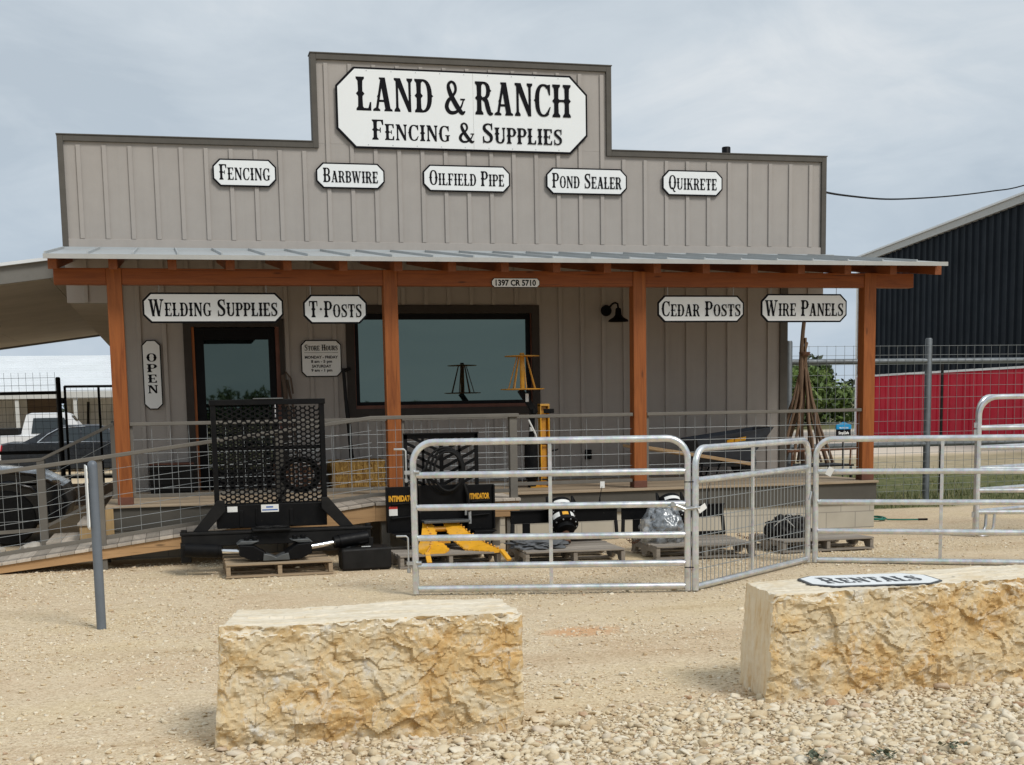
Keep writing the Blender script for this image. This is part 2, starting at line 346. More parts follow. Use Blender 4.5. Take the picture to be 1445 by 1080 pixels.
mk_leaf('grass_blade', (0.06, 0.085, 0.025), (0.14, 0.15, 0.06), (0.36, 0.31, 0.17))
mk_leaf('weed_leaf', (0.07, 0.085, 0.055), (0.11, 0.13, 0.08), (0.20, 0.20, 0.14))

# ------------------------------------------------------------------ mesh builder
class MB:
    def __init__(s, M=None): s.v = []; s.f = []; s.mi = []; s.M = M
    def add(s, vs, fs, m=0):
        b = len(s.v)
        for p in vs:
            p = Vector(p); s.v.append(s.M @ p if s.M else p)
        for q in fs: s.f.append([b + i for i in q]); s.mi.append(m)
    def box(s, x0, x1, y0, y1, z0, z1, m=0):
        s.add([(x0, y0, z0), (x1, y0, z0), (x1, y1, z0), (x0, y1, z0), (x0, y0, z1), (x1, y0, z1), (x1, y1, z1), (x0, y1, z1)],
              [(0, 3, 2, 1), (4, 5, 6, 7), (0, 1, 5, 4), (1, 2, 6, 5), (2, 3, 7, 6), (3, 0, 4, 7)], m)
    def bar(s, p, q, w, h, m=0, up=(0, 0, 1)):          # rectangular bar, w across, h along up
        p, q = Vector(p), Vector(q); d = (q - p).normalized(); up = Vector(up)
        sx = d.cross(up)
        if sx.length < 1e-5: sx = d.cross(Vector((0, 1, 0)))
        sx.normalize(); uz = sx.cross(d).normalized(); a = sx * w / 2; b = uz * h / 2
        vs = [p - a - b, p + a - b, p + a + b, p - a + b, q - a - b, q + a - b, q + a + b, q - a + b]
        s.add(vs, [(0, 1, 2, 3), (7, 6, 5, 4), (0, 4, 5, 1), (1, 5, 6, 2), (2, 6, 7, 3), (3, 7, 4, 0)], m)
    def tube(s, pts, r, seg=8, m=0, closed=False, cap=True):
        pts = [Vector(p) for p in pts]; n = len(pts)
        rs = r if isinstance(r, (list, tuple)) else [r] * n
        ns = None; rings = []
        for i in range(n):
            if closed: t = (pts[(i + 1) % n] - pts[i - 1]).normalized()
            else: t = (pts[min(i + 1, n - 1)] - pts[max(i - 1, 0)]).normalized()
            if ns is None:
                ns = t.cross(Vector((0, 0, 1)))
                if ns.length < 1e-3: ns = t.cross(Vector((1, 0, 0)))
            ns = (ns - t * ns.dot(t)).normalized(); bs = t.cross(ns)
            rings.append([pts[i] + (ns * math.cos(a) + bs * math.sin(a)) * rs[i] for a in [2 * math.pi * k / seg for k in range(seg)]])
        vs = [p for rg in rings for p in rg]; fs = []
        for i in range(n if closed else n - 1):
            a, b = i * seg, ((i + 1) % n) * seg
            for k in range(seg): fs.append((a + k, a + (k + 1) % seg, b + (k + 1) % seg, b + k))
        if cap and not closed: fs.append(tuple(reversed(range(seg)))); fs.append(tuple((n - 1) * seg + k for k in range(seg)))
        s.add(vs, fs, m)
    def prism(s, poly, axis, a, b, m=0):                # 2-D polygon swept along axis
        n = len(poly)
        def P(u, w_, t): return {'x': (t, u, w_), 'y': (u, t, w_), 'z': (u, w_, t)}[axis]
        vs = [P(u, w_, a) for u, w_ in poly] + [P(u, w_, b) for u, w_ in poly]
        fs = [tuple(range(n)), tuple(reversed(range(n, 2 * n)))] + [(i, i + n, (i + 1) % n + n, (i + 1) % n) for i in range(n)]
        s.add(vs, fs, m)
    def lathe(s, prof, c, seg=20, axis='z', m=0):       # profile [(r, t)]
        vs = []; c = Vector(c)
        for r, t in prof:
            for k in range(seg):
                a = 2 * math.pi * k / seg; u, w_ = r * math.cos(a), r * math.sin(a)
                vs.append(c + Vector({'z': (u, w_, t), 'y': (u, t, w_), 'x': (t, u, w_)}[axis]))
        fs = []
        for i in range(len(prof) - 1):
            for k in range(seg): fs.append((i * seg + k, i * seg + (k + 1) % seg, (i + 1) * seg + (k + 1) % seg, (i + 1) * seg + k))
        fs.append(tuple(reversed(range(seg)))); fs.append(tuple((len(prof) - 1) * seg + k for k in range(seg)))
        s.add(vs, fs, m)
    def loft(s, rings, m=0, cap=True):
        n = len(rings[0]); vs = [p for r in rings for p in r]; fs = []
        for i in range(len(rings) - 1):
            for k in range(n): fs.append((i * n + k, i * n + (k + 1) % n, (i + 1) * n + (k + 1) % n, (i + 1) * n + k))
        if cap: fs.append(tuple(reversed(range(n)))); fs.append(tuple((len(rings) - 1) * n + k for k in range(n)))
        s.add(vs, fs, m)
    def build(s, name, mats, parent=None, bevel=0.0, smooth=False, recalc=True):
        if isinstance(mats, str): mats = [mats]
        off = wloc(parent)
        me = bpy.data.meshes.new(name); me.from_pydata([p - off for p in s.v], [], s.f)
        for k in mats: me.materials.append(MATS[k])
        me.polygons.foreach_set('material_index', s.mi)
        if recalc:
            bm = bmesh.new(); bm.from_mesh(me); bmesh.ops.recalc_face_normals(bm, faces=bm.faces); bm.to_mesh(me); bm.free()
        if smooth: me.shade_smooth(); me.set_sharp_from_angle(angle=R(40))
        o = bpy.data.objects.new(name, me); COL.objects.link(o)
        if parent: o.parent = parent
        if bevel:
            b = o.modifiers.new('bevel', 'BEVEL'); b.width = bevel; b.segments = 2; b.limit_method = 'ANGLE'; b.angle_limit = R(35)
        return o
def wloc(o):
    v = Vector((0, 0, 0))
    while o is not None: v += o.location; o = o.parent
    return v
def tag(o, label, cat, group=None, kind=None):
    o['label'] = label
    if cat: o['category'] = cat
    if group: o['group'] = group
    if kind: o['kind'] = kind
    return o
def thing(name, label, cat, loc=(0, 0, 0), group=None):
    o = bpy.data.objects.new(name, None); o.empty_display_size = 0.1; COL.objects.link(o); o.location = loc
    return tag(o, label, cat, group)
def dup(root, loc, label):
    r = root.copy(); COL.objects.link(r); r.location = loc; r['label'] = label
    for ch in list(root.children):
        c = ch.copy(); COL.objects.link(c); c.parent = r
        for g in ch.children:
            d = g.copy(); COL.objects.link(d); d.parent = c
    return r
def at(x, y, z=0, rz=0): return Matrix.Translation((x, y, z)) @ Matrix.Rotation(rz, 4, 'Z')
def lerp(a, b, t): return a + (b - a) * t
random.seed(7)
rnd = random.uniform

# ------------------------------------------------------------------ lettering: spurred slab capitals drawn as strokes, cap height 1
def g_stem(x, w=.195, y0=0., y1=1., spur=True, top=True, bot=True):
    h = w / 2; m = (y0 + y1) / 2; P = []
    r = [(h, y0), (h * .86, lerp(y0, y1, .3)), (h * .86, m - .075)]
    if spur: r += [(h + .06, m)]
    r += [(h * .86, m + .075), (h * .86, lerp(y0, y1, .7)), (h, y1)]
    P.append([(x + a, b) for a, b in r] + [(x - a, b) for a, b in reversed(r)])
    k = .055
    for on, y, d in ((top, y1, -1), (bot, y0, 1)):
        if on: P.append([(x - h - k, y), (x + h + k, y), (x + h + k, y + .055 * d), (x + h * .9, y + .13 * d), (x - h * .9, y + .13 * d), (x - h - k, y + .055 * d)])
    return P
def g_ring(cx, cy, ro, so, ri, si, a0, a1, spurs=(), n=26, pw=2.4):
    def pt(rx, ry, a):
        c, s_ = math.cos(a), math.sin(a)
        return (cx + rx * math.copysign(abs(c) ** (2 / pw), c), cy + ry * math.copysign(abs(s_) ** (2 / pw), s_))
    P = []
    for i in range(n):
        b0, b1 = R(a0 + (a1 - a0) * i / n), R(a0 + (a1 - a0) * (i + 1) / n)
        P.append([pt(ro, so, b0), pt(ro, so, b1), pt(ri, si, b1), pt(ri, si, b0)])
    for sd_ in spurs:
        x = cx + ro * sd_; P.append([(x - .06 * sd_, cy - .09), (x + .05 * sd_, cy), (x - .06 * sd_, cy + .09)])
    return P
def g_q(*p): return [list(p)]
def g_diag(xa, ya, xb, yb, w): return [[(xa - w / 2, ya), (xa + w / 2, ya), (xb + w / 2, yb), (xb - w / 2, yb)]]
def g_serif(x, y, d, w=.13): return [[(x - w, y), (x + w, y), (x + w, y + .05 * d), (x + w * .4, y + .10 * d), (x - w * .4, y + .10 * d), (x - w, y + .05 * d)]]
def g_path(pts, sub=8):
    n = len(pts); out_ = []
    for i in range(n - 1):
        p0, p1, p2, p3 = pts[max(i - 1, 0)], pts[i], pts[i + 1], pts[min(i + 2, n - 1)]
        for k in range(sub):
            t = k / sub
            out_.append([.5 * (2 * b + (c - a) * t + (2 * a - 5 * b + 4 * c - d) * t * t + (3 * b - a - 3 * c + d) * t ** 3) for a, b, c, d in zip(p0, p1, p2, p3)])
    out_.append(list(pts[-1])); P = []; L = []
    for i, (x, y, w_) in enumerate(out_):
        a, b = out_[max(i - 1, 0)], out_[min(i + 1, len(out_) - 1)]
        dx, dy = b[0] - a[0], b[1] - a[1]; l = math.hypot(dx, dy) or 1
        L.append(((x - dy / l * w_ / 2, y + dx / l * w_ / 2), (x + dy / l * w_ / 2, y - dx / l * w_ / 2)))
    for i in range(len(L) - 1): P.append([L[i][0], L[i + 1][0], L[i + 1][1], L[i][1]])
    return P
def g_arm(x0, x1, y, d): return [[(x0, y), (x1, y), (x1 + .005, y + .26 * d), (x1 - .05, y + .26 * d), (x1 - .11, y + .08 * d), (x0, y + .08 * d)]]
def glyph(ch):
    S = g_stem
    if ch == 'A': return .72, g_diag(.13, 0, .335, .97, .095) + g_diag(.555, 0, .36, 1, .20) + g_q((.19, .27), (.50, .27), (.50, .34), (.20, .34)) + g_serif(.13, 0, 1) + g_serif(.56, 0, 1, .15) + g_q((.24, 1), (.44, 1), (.44, .94), (.24, .94)) + g_q((.19, .36), (.26, .44), (.19, .50), (.15, .43)) + g_q((.50, .50), (.56, .43), (.50, .36), (.44, .43))
    if ch == 'B': return .64, S(.16) + g_ring(.30, .74, .28, .26, .13, .19, -90, 90) + g_ring(.30, .265, .31, .265, .14, .19, -90, 90) + g_q((.15, 1), (.31, 1), (.31, .93), (.15, .93)) + g_q((.15, 0), (.31, 0), (.31, .07), (.15, .07)) + g_q((.15, .475), (.31, .475), (.31, .545), (.15, .545))
    if ch in 'CG':
        P = g_ring(.36, .5, .33, .5, .165, .43, 52, 308, (-1,)) + g_q((.50, .97), (.62, .99), (.62, .66), (.575, .66), (.50, .86))
        if ch == 'C': return .66, P + g_q((.50, .06), (.57, .12), (.635, .30), (.60, .31), (.50, .17))
        return .70, P + g_q((.47, .02), (.62, .06), (.62, .42), (.47, .42)) + g_q((.40, .42), (.69, .42), (.69, .36), (.40, .36))
    if ch == 'D': return .69, S(.16) + g_ring(.28, .5, .37, .5, .20, .43, -90, 90, (1,)) + g_q((.15, 1), (.29, 1), (.29, .93), (.15, .93)) + g_q((.15, 0), (.29, 0), (.29, .07), (.15, .07))
    if ch == 'E': return .60, S(.16) + g_arm(.15, .55, 1, -1) + g_arm(.15, .56, 0, 1) + g_q((.2, .47), (.40, .47), (.40, .53), (.2, .53)) + g_q((.38, .38), (.43, .38), (.43, .62), (.38, .62))
    if ch == 'F': return .58, S(.16) + g_arm(.15, .55, 1, -1) + g_q((.2, .45), (.40, .45), (.40, .52), (.2, .52)) + g_q((.38, .36), (.43, .36), (.43, .61), (.38, .61))
    if ch == 'H': return .74, S(.16) + S(.57) + g_q((.2, .47), (.55, .47), (.55, .54), (.2, .54))
    if ch == 'I': return .36, S(.18)
    if ch == 'K': return .72, S(.16) + g_diag(.24, .42, .52, .95, .075) + g_diag(.57, .03, .34, .60, .17) + g_serif(.53, 1, -1) + g_serif(.58, 0, 1, .13)
    if ch == 'L': return .58, S(.16) + g_arm(.15, .55, 0, 1)
    if ch == 'N': return .74, S(.135, .105, spur=False, top=False) + S(.60, .105, spur=False, bot=False) + g_q((.03, 1), (.26, 1), (.65, .10), (.65, 0), (.54, 0), (.09, .90), (.03, .94)) + g_q((.10, .5), (.135, .57), (.19, .5), (.135, .43)) + g_q((.55, .5), (.60, .57), (.66, .5), (.60, .43)) + g_q((.31, .5), (.37, .60), (.46, .5), (.39, .42))
    if ch in 'OQ':
        P = g_ring(.35, .5, .32, .5, .155, .43, 0, 360, (1, -1), 44) + g_q((.17, .5), (.2, .57), (.235, .5), (.2, .43)) + g_q((.465, .5), (.5, .57), (.53, .5), (.5, .43))
        return .70, P + (g_path([(.28, .16, .05), (.40, .05, .10), (.50, -.12, .11), (.64, -.14, .03)]) if ch == 'Q' else [])
    if ch == 'P': return .62, S(.16) + g_ring(.30, .72, .29, .28, .135, .21, -90, 90, (1,)) + g_q((.15, 1), (.31, 1), (.31, .93), (.15, .93)) + g_q((.15, .44), (.31, .44), (.31, .51), (.15, .51))
    if ch == 'R': return .70, S(.16) + g_ring(.30, .73, .28, .27, .13, .20, -90, 90, (1,)) + g_q((.15, 1), (.31, 1), (.31, .93), (.15, .93)) + g_q((.15, .46), (.31, .46), (.31, .53), (.15, .53)) + g_path([(.30, .49, .12), (.42, .42, .16), (.49, .2, .17), (.56, .05, .14), (.68, .04, .05)])
    if ch == 'S': return .60, g_path([(.50, .72, .05), (.47, .90, .08), (.30, .955, .08), (.14, .86, .13), (.15, .68, .165), (.31, .52, .175), (.46, .36, .165), (.46, .15, .13), (.30, .045, .08), (.12, .10, .08), (.08, .30, .05)]) + g_q((.47, 1), (.53, 1), (.53, .66), (.48, .66)) + g_q((.06, 0), (.115, 0), (.115, .34), (.06, .34))
    if ch == 'T': return .66, S(.33, top=False) + g_q((.03, 1), (.63, 1), (.63, .92), (.03, .92)) + g_q((.03, .93), (.10, .93), (.075, .68), (.03, .68)) + g_q((.63, .93), (.56, .93), (.585, .68), (.63, .68))
    if ch == 'U': return .72, S(.16, bot=False, y0=.22) + S(.58, .10, bot=False, y0=.22, spur=False) + g_ring(.355, .27, .265, .27, .115, .19, 180, 360)
    if ch == 'W': return 1.0, g_diag(.13, 1, .30, 0, .17) + g_diag(.30, 0, .475, .97, .07) + g_diag(.46, 1, .66, 0, .17) + g_diag(.66, 0, .86, .97, .07) + g_serif(.14, 1, -1, .15) + g_serif(.86, 1, -1) + g_serif(.46, 1, -1, .13) + g_q((.13, .5), (.21, .58), (.29, .5), (.21, .42)) + g_q((.47, .5), (.56, .58), (.64, .5), (.56, .42))
    if ch == '&': return .82, g_path([(.76, .42, .05), (.66, .20, .07), (.47, .05, .10), (.25, .04, .12), (.13, .19, .15), (.19, .38, .13), (.36, .53, .09), (.47, .70, .10), (.44, .88, .10), (.32, .955, .08), (.21, .87, .11), (.23, .70, .15), (.36, .45, .17), (.55, .18, .17), (.70, .03, .13), (.82, .08, .04)]) + g_q((.64, .46), (.82, .46), (.82, .41), (.64, .41))
    if ch == '-': return .36, g_q((.08, .50), (.18, .59), (.28, .50), (.18, .41))
    return .34, []
def west_polys(text, cap=1.0, small=0.80, gap=.035):
    x = 0; out_ = []; first = True
    for ch in text:
        if ch == ' ': x += .34 * cap; first = True; continue
        k = cap if (first or ch in '&-') else cap * small
        first = ch == '-'
        adv, P = glyph(ch); out_ += [[(x + a * k, b * k) for a, b in q] for q in P]; x += (adv + gap) * k
    return x - gap * cap, out_
def put_polys(mb, polys, w0, place, width, height, cx, cz, lift, m=0):
    sx = width / w0
    for i, q in enumerate(polys):
        e_ = lift + i * 0.00002
        mb.add([place(cx + (a * sx - width / 2), cz + b * height, e_) for a, b in q], [tuple(range(len(q)))], m)
SANS = {}
def sans_mesh(text, bold=0.02):
    if (text, bold) not in SANS:
        c = bpy.data.curves.new('lettering', 'FONT'); c.body = text; c.size = 1; c.offset = bold; c.resolution_u = 3
        o = bpy.data.objects.new('lettering', c); COL.objects.link(o)
        bpy.context.view_layer.update()
        me = bpy.data.meshes.new_from_object(o.evaluated_get(bpy.context.evaluated_depsgraph_get()))
        vs = np.array([v.co[:] for v in me.vertices]); fs = [tuple(p.vertices) for p in me.polygons]
        bpy.data.objects.remove(o); bpy.data.curves.remove(c); bpy.data.meshes.remove(me)
        vs[:, 0] -= vs[:, 0].min(); vs[:, 1] -= min(0, vs[:, 1].min() * 0); SANS[(text, bold)] = (vs, fs)
    return SANS[(text, bold)]
def put_sans(mb, text, place, width, height, cx, cz, lift, m=0, bold=0.02):
    vs, fs = sans_mesh(text, bold); W = vs[:, 0].max(); H = vs[:, 1].max()
    mb.add([place(cx + v[0] / W * width - width / 2, cz + v[1] / H * height, lift) for v in vs], fs, m)

def octagon(x0, x1, z0, z1, c): return [(x0 + c, z0), (x1 - c, z0), (x1, z0 + c), (x1, z1 - c), (x1 - c, z1), (x0 + c, z1), (x0, z1 - c), (x0, z0 + c)]
def sign(label, X0, X1, Z0, Z1, yf, rows, cham, group, border=.019, thick=.018, seam=None, sag=0.0):
    # rows: (kind, text, centre x fraction, base z fraction, width fraction, cap height fraction)
    cx, cz = (X0 + X1) / 2, (Z0 + Z1) / 2
    t = thing('sign', label, 'sign', (cx, yf + thick, cz), group)
    mb = MB(); mb.prism(octagon(X0, X1, Z0, Z1, cham), 'y', yf, yf + thick); mb.build('border', 'sign_black', t, bevel=.003)
    mb = MB(); c2 = cham - border * .4; mb.prism(octagon(X0 + border, X1 - border, Z0 + border, Z1 - border, c2), 'y', yf - .004, yf + .004)
    mb.build('panel', 'sign_white', t)
    mb = MB(); W, H = X1 - X0, Z1 - Z0
    place = lambda x, z, l: (x, yf - .004 - l, z)
    for kind, text, fx, fz, fw, fh in rows:
        mb = MB()
        if kind in 'wW':
            w0, P = west_polys(text, 1.0, .80 if kind == 'w' else 1.0); put_polys(mb, P, w0, place, W * fw, H * fh, X0 + W * fx, Z0 + H * fz, .0015)
        elif kind == 's': put_sans(mb, text, place, W * fw, H * fh, X0 + W * fx, Z0 + H * fz, .0015, 0, .035)
        elif kind == 'v':
            for i, ch in enumerate(text):
                w0, P = west_polys(ch); put_polys(mb, P, w0, place, W * fw * (1.0 if ch != 'E' else .9), H * fh, X0 + W * fx, Z0 + H * (fz - i * fh * 1.29), .0015)
        elif kind == 'l': mb.add([place(X0 + W * (fx - fw / 2), Z0 + H * fz, .0015), place(X0 + W * (fx + fw / 2), Z0 + H * fz, .0015), place(X0 + W * (fx + fw / 2), Z0 + H * (fz + fh), .0015), place(X0 + W * (fx - fw / 2), Z0 + H * (fz + fh), .0015)], [(0, 1, 2, 3)])
        mb.build('lettering' if kind != 'l' else 'rule_line', 'sign_black', t, recalc=False)
    if seam is not None:
        mb = MB(); x = lerp(X0, X1, seam); mb.box(x - .0015, x + .0015, yf - .0052, yf - .004, Z0 + border, Z1 - border); mb.build('seam', 'galv_trim', t)
        mb = MB()
        for fx in np.linspace(.12, .88, 9):
            for z in (Z0 + .045, Z1 - .045): mb.lathe([(.007, -.0065), (.007, -.004)], (lerp(X0, X1, fx), yf, z), 8, 'y')
        mb.build('screw', 'zinc', t)
    return t

# ------------------------------------------------------------------ ground and sky-lit setting
def gz(x, y):
    n = noise.noise(Vector((x * .35, y * .35, 3.0))) * .012 + noise.noise(Vector((x * 1.3, y * 1.3, 9.0))) * .005
    d = min(1, max(0, (y - 11) / 8)) * min(1, max(0, (2.5 - x) / 3))
    near = min(1, max(0, (-11.0 - y) / 1.2))
    return n - .2 * d - .012 - .03 * near * 0
def axis_pts(a, b, st, lo, hi):
    mid = list(np.arange(a, b + 1e-6, st)); l = []; s_ = st; p = a
    while p > lo: s_ *= 1.35; p -= s_; l.append(p)
    h = []; s_ = st; p = b
    while p < hi: s_ *= 1.35; p += s_; h.append(p)
    return list(reversed(l)) + mid + h
gx_ = axis_pts(-5, 14, .12, -900, 900); gy_ = axis_pts(-14, 3, .12, -900, 900)
mb = MB(); mb.v = [Vector((x, y, gz(x, y))) for y in gy_ for x in gx_]; nx = len(gx_)
mb.f = [(j * nx + i, j * nx + i + 1, (j + 1) * nx + i + 1, (j + 1) * nx + i) for j in range(len(gy_) - 1) for i in range(nx - 1)]; mb.mi = [0] * len(mb.f)
g = mb.build('ground', 'gravel', smooth=True, recalc=False)
tag(g, 'pale tan crushed limestone yard', None, kind='structure')

# loose stones lying on the yard
def ico():
    bm = bmesh.new(); bmesh.ops.create_icosphere(bm, subdivisions=2, radius=1.0)
    v = np.array([x.co[:] for x in bm.verts]); f = np.array([[q.index for q in p.verts] for p in bm.faces]); bm.free(); return v, f
IV, IF = ico(); rg = np.random.default_rng(5)
def scatter(name, pos, size, mat):
    n = len(pos); nv = len(IV)
    v0 = IV[None] * (1 + rg.uniform(-.2, .25, (n, nv, 1)))
    for _ in range(6):
        pn = rg.normal(size=(n, 1, 3)); pn /= np.linalg.norm(pn, axis=2, keepdims=True); h_ = rg.uniform(.35, .8, (n, 1)); d_ = (v0 * pn).sum(2); v0 = v0 - np.maximum(d_ - h_, 0)[..., None] * pn
    sc_ = size[:, None] * rg.uniform(.55, 1.25, (n, 3)) * np.array([1, 1, .55])
    v = v0 * 1.2 * sc_[:, None, :]
    a = rg.uniform(0, 6.283, n); t = rg.uniform(-.5, .5, n)
    y = v[..., 1] * np.cos(t)[:, None] - v[..., 2] * np.sin(t)[:, None]; z = v[..., 1] * np.sin(t)[:, None] + v[..., 2] * np.cos(t)[:, None]
    x = v[..., 0] * np.cos(a)[:, None] - y * np.sin(a)[:, None]; y = v[..., 0] * np.sin(a)[:, None] + y * np.cos(a)[:, None]
    V = np.stack([x, y, z], -1) + pos[:, None, :]
    F = (IF[None] + (np.arange(n) * nv)[:, None, None]).reshape(-1, 3)
    me = bpy.data.meshes.new(name); me.vertices.add(n * nv); me.vertices.foreach_set('co', V.reshape(-1).astype(np.float32))
    me.loops.add(len(F) * 3); me.polygons.add(len(F)); me.loops.foreach_set('vertex_index', F.reshape(-1).astype(np.int32))
    me.polygons.foreach_set('loop_start', np.arange(0, len(F) * 3, 3, dtype=np.int32)); me.update(calc_edges=True)
    me.materials.append(MATS[mat]); o = bpy.data.objects.new(name, me); COL.objects.link(o); return o
def yard_points(n, y0, y1, dens=None):
    out_ = []
    while len(out_) < n:
        y = rnd(y0, y1); d = y + 17.9; xa, xb = -.16 * d - .35, .68 * d + .5
        x = rnd(xa, xb)
        if rnd(0, 1) * 16 > d + 3: continue
        if dens and rnd(0, 1) > dens(x, y): continue
        out_.append((x, y, gz(x, y)))
    return np.array(out_)
def patchy(x, y): return min(1, max(.12, .5 + 1.5 * noise.noise(Vector((x * .55, y * .9, 1.7)))))
def strip(x, y):            # coarse rock along the near edge of the yard
    if x < .15: return .12 if y < -11.3 else .03
    e_ = -11.42 + .12 * (1.0 - x) * .35 + .35 * noise.noise(Vector((x * .8, 4.0, 0)))
    return 1.0 if y < e_ else max(.03, 1 - (y - e_) / .5)
p1 = yard_points(27000, -12.95, -10.3, strip); s1 = np.clip(rg.lognormal(math.log(.0086), .55, len(p1)), .005, .042)
p2 = yard_points(32000, -11.6, -3.0, patchy); s2 = np.clip(rg.lognormal(math.log(.0068), .40, len(p2)), .004, .022)
p3 = yard_points(350, -11.5, -3.2); s3 = np.clip(rg.lognormal(math.log(.014), .35, len(p3)), .008, .035)
P_ = np.concatenate([p1, p2, p3]); S_ = np.concatenate([s1, s2, s3]); P_[:, 2] += S_ * .25
tag(scatter('loose_gravel', P_, S_, 'gravel_bit'), 'loose tan limestone gravel scattered over the yard', 'gravel', kind='stuff')

# ------------------------------------------------------------------ store building
XL, XR, XA, XB = -1.182, 9.096, 1.94, 5.924        # false front
Z0, Z1, Z2 = 3.643, 4.971, 6.064
WL, WR = -0.62, 8.513                               # walls below
DK = 0.585                                          # deck height
B0, BS = -0.953, 0.3071
store = thing('store_building', 'taupe board-and-batten store with stepped false front and cedar porch', 'building', (4.0, 0.0, 0.0))
mb = MB()
mb.box(XL, XR, 0, .14, Z0 + .02, Z1); mb.box(XA, XB, 0, .14, Z1, Z2)
mb.box(XL, WL - .0, 0.004, .14, 2.96, Z0 + .02); mb.box(WR, XR, 0.004, .14, 2.96, Z0 + .02)
i = 0
while B0 + BS * i < XR - .1:
    x = B0 + BS * i; top = Z2 if XA + .08 < x < XB - .08 else Z1
    mb.box(x - .026, x + .026, -.022, .003, Z0 + .10, top - .10)
    if x < WL - .03 or x > WR + .03: mb.box(x - .026, x + .026, -.018, .006, 2.97, Z0 - .12)
    i += 1
mb.box(XL + .01, XR - .01, -.028, .004, Z0 - .005, Z0 + .095)
mb.build('false_front', 'siding', store, bevel=.003)
mb = MB(); T = .060
mb.box(XL - .012, XL + T, -.04, .155, Z0 + .0, Z1 + .012); mb.box(XR - T, XR + .012, -.04, .155, Z0 + .0, Z1 + .012)
mb.box(XL + T, XA - .012, -.04, .155, Z1 - T, Z1 + .012); mb.box(XB + .012, XR - T, -.04, .155, Z1 - T, Z1 + .012)
mb.box(XA - .012, XA + T, -.04, .155, Z1 - T, Z2 + .012); mb.box(XB - T, XB + .012, -.04, .155, Z1 - T, Z2 + .012)
mb.box(XA + T, XB - T, -.04, .155, Z2 - T, Z2 + .012)
mb.build('false_front_trim', 'trim_dark', store, bevel=.004)
mb = MB()
for a, b, z in ((XL - .02, XA - .012, Z1 + .013), (XB + .012, XR + .02, Z1 + .013), (XA - .02, XB + .02, Z2 + .013)): mb.box(a, b, -.05, .17, z, z + .012)
mb.build('cap_flashing', 'trim_dark', store)
# wall with real openings
DX0, DX1, DZ = .30, 1.405, 2.66; WX0, WX1, WZ0, WZ1 = 2.375, 4.785, 1.585, 2.83
mb = MB(); zt = Z0 - .02; D_ = .16
mb.box(WL, DX0, 0, D_, .2, zt); mb.box(DX0, DX1, 0, D_, DZ, zt); mb.box(DX1, WX0, 0, D_, .2, zt)
mb.box(WX0, WX1, 0, D_, .2, WZ0); mb.box(WX0, WX1, 0, D_, WZ1, zt); mb.box(WX1, WR, 0, D_, .2, zt)
mb.box(WL, WL + D_, D_, 14, 0, zt); mb.box(WR - D_, WR, D_, 14, 0, zt); mb.box(WL + D_, WR - D_, 13.84, 14, 0, zt)
i = 0
while True:
    x = B0 + BS * i; i += 1
    if x > WR - .15: break
    if x < WL + .15: continue
    segs = [(DK + .02, zt)]
    if DX0 - .15 < x < DX1 + .09: segs = [(DZ + .12, zt)]
    elif WX0 - .13 < x < WX1 + .13: segs = [(DK + .02, WZ0 - .11), (WZ1 + .11, zt)]
    for a, b in segs: mb.box(x - .026, x + .026, -.022, .003, a, b)
mb.build('wall', 'siding', store, bevel=.003)
for a, b in ((WR - .09, WR + .025), (WL - .025, WL + .09)):
    mb = MB(); mb.box(a, b, -.03, .1, DK, zt); mb.build('corner_board', 'trim_dark', store, bevel=.003)
mb = MB(); mb.box(WL, WR, -.0, 14, 3.66, 3.70);
mb.prism([(XL, 3.72), (4.0, 4.5), (XR, 3.72)], 'y', .2, 14.2); mb.build('main_roof', 'roof_metal', store)
mb = MB(); mb.lathe([(.066, 3.7), (.066, 5.46), (.060, 5.47), (.052, 5.46), (.052, 5.3)], (8.455, 2, 0), 18); mb.build('vent_pipe', 'frame_black', store, smooth=True)
for a, b in ((XL, WL - .001), (WR + .001, XR)):
    mb = MB(); mb.box(a, b, .14, 14, 2.985, 3.02); mb.build('eave_soffit', 'soffit', store)
# window
mb = MB(); o = .105
mb.box(WX0 - o, WX0, -.03, .02, WZ0 - o, WZ1 + o); mb.box(WX1, WX1 + o, -.03, .02, WZ0 - o, WZ1 + o); mb.box(WX0, WX1, -.03, .02, WZ0 - o, WZ0); mb.box(WX0, WX1, -.03, .02, WZ1, WZ1 + o)
win = mb.build('window', 'trim_shaded', store, bevel=.003)
mb = MB(); o = .05
mb.box(WX0, WX0 + .012, .0, .12, WZ0, WZ1); mb.box(WX1 - .012, WX1, .0, .12, WZ0, WZ1); mb.box(WX0 + .012, WX1 - .012, .0, .12, WZ0, WZ0 + .045)
mb.build('sill', 'jamb_red', win)
mb = MB(); a, b, c, d = WX0 + .013, WX1 - .013, WZ0 + .046, WZ1 - .002
mb.box(a, a + o, .03, .10, c, d); mb.box(b - o, b, .03, .10, c, d); mb.box(a + o, b - o, .03, .10, c, c + .045); mb.box(a + o, b - o, .03, .10, d - .075, d)
mb.build('frame', 'frame_black', win, bevel=.003)
mb = MB(); mb.box(a + o, b - o, .065, .08, c + .045, d - .075); mb.build('pane', 'tinted_glass', win)
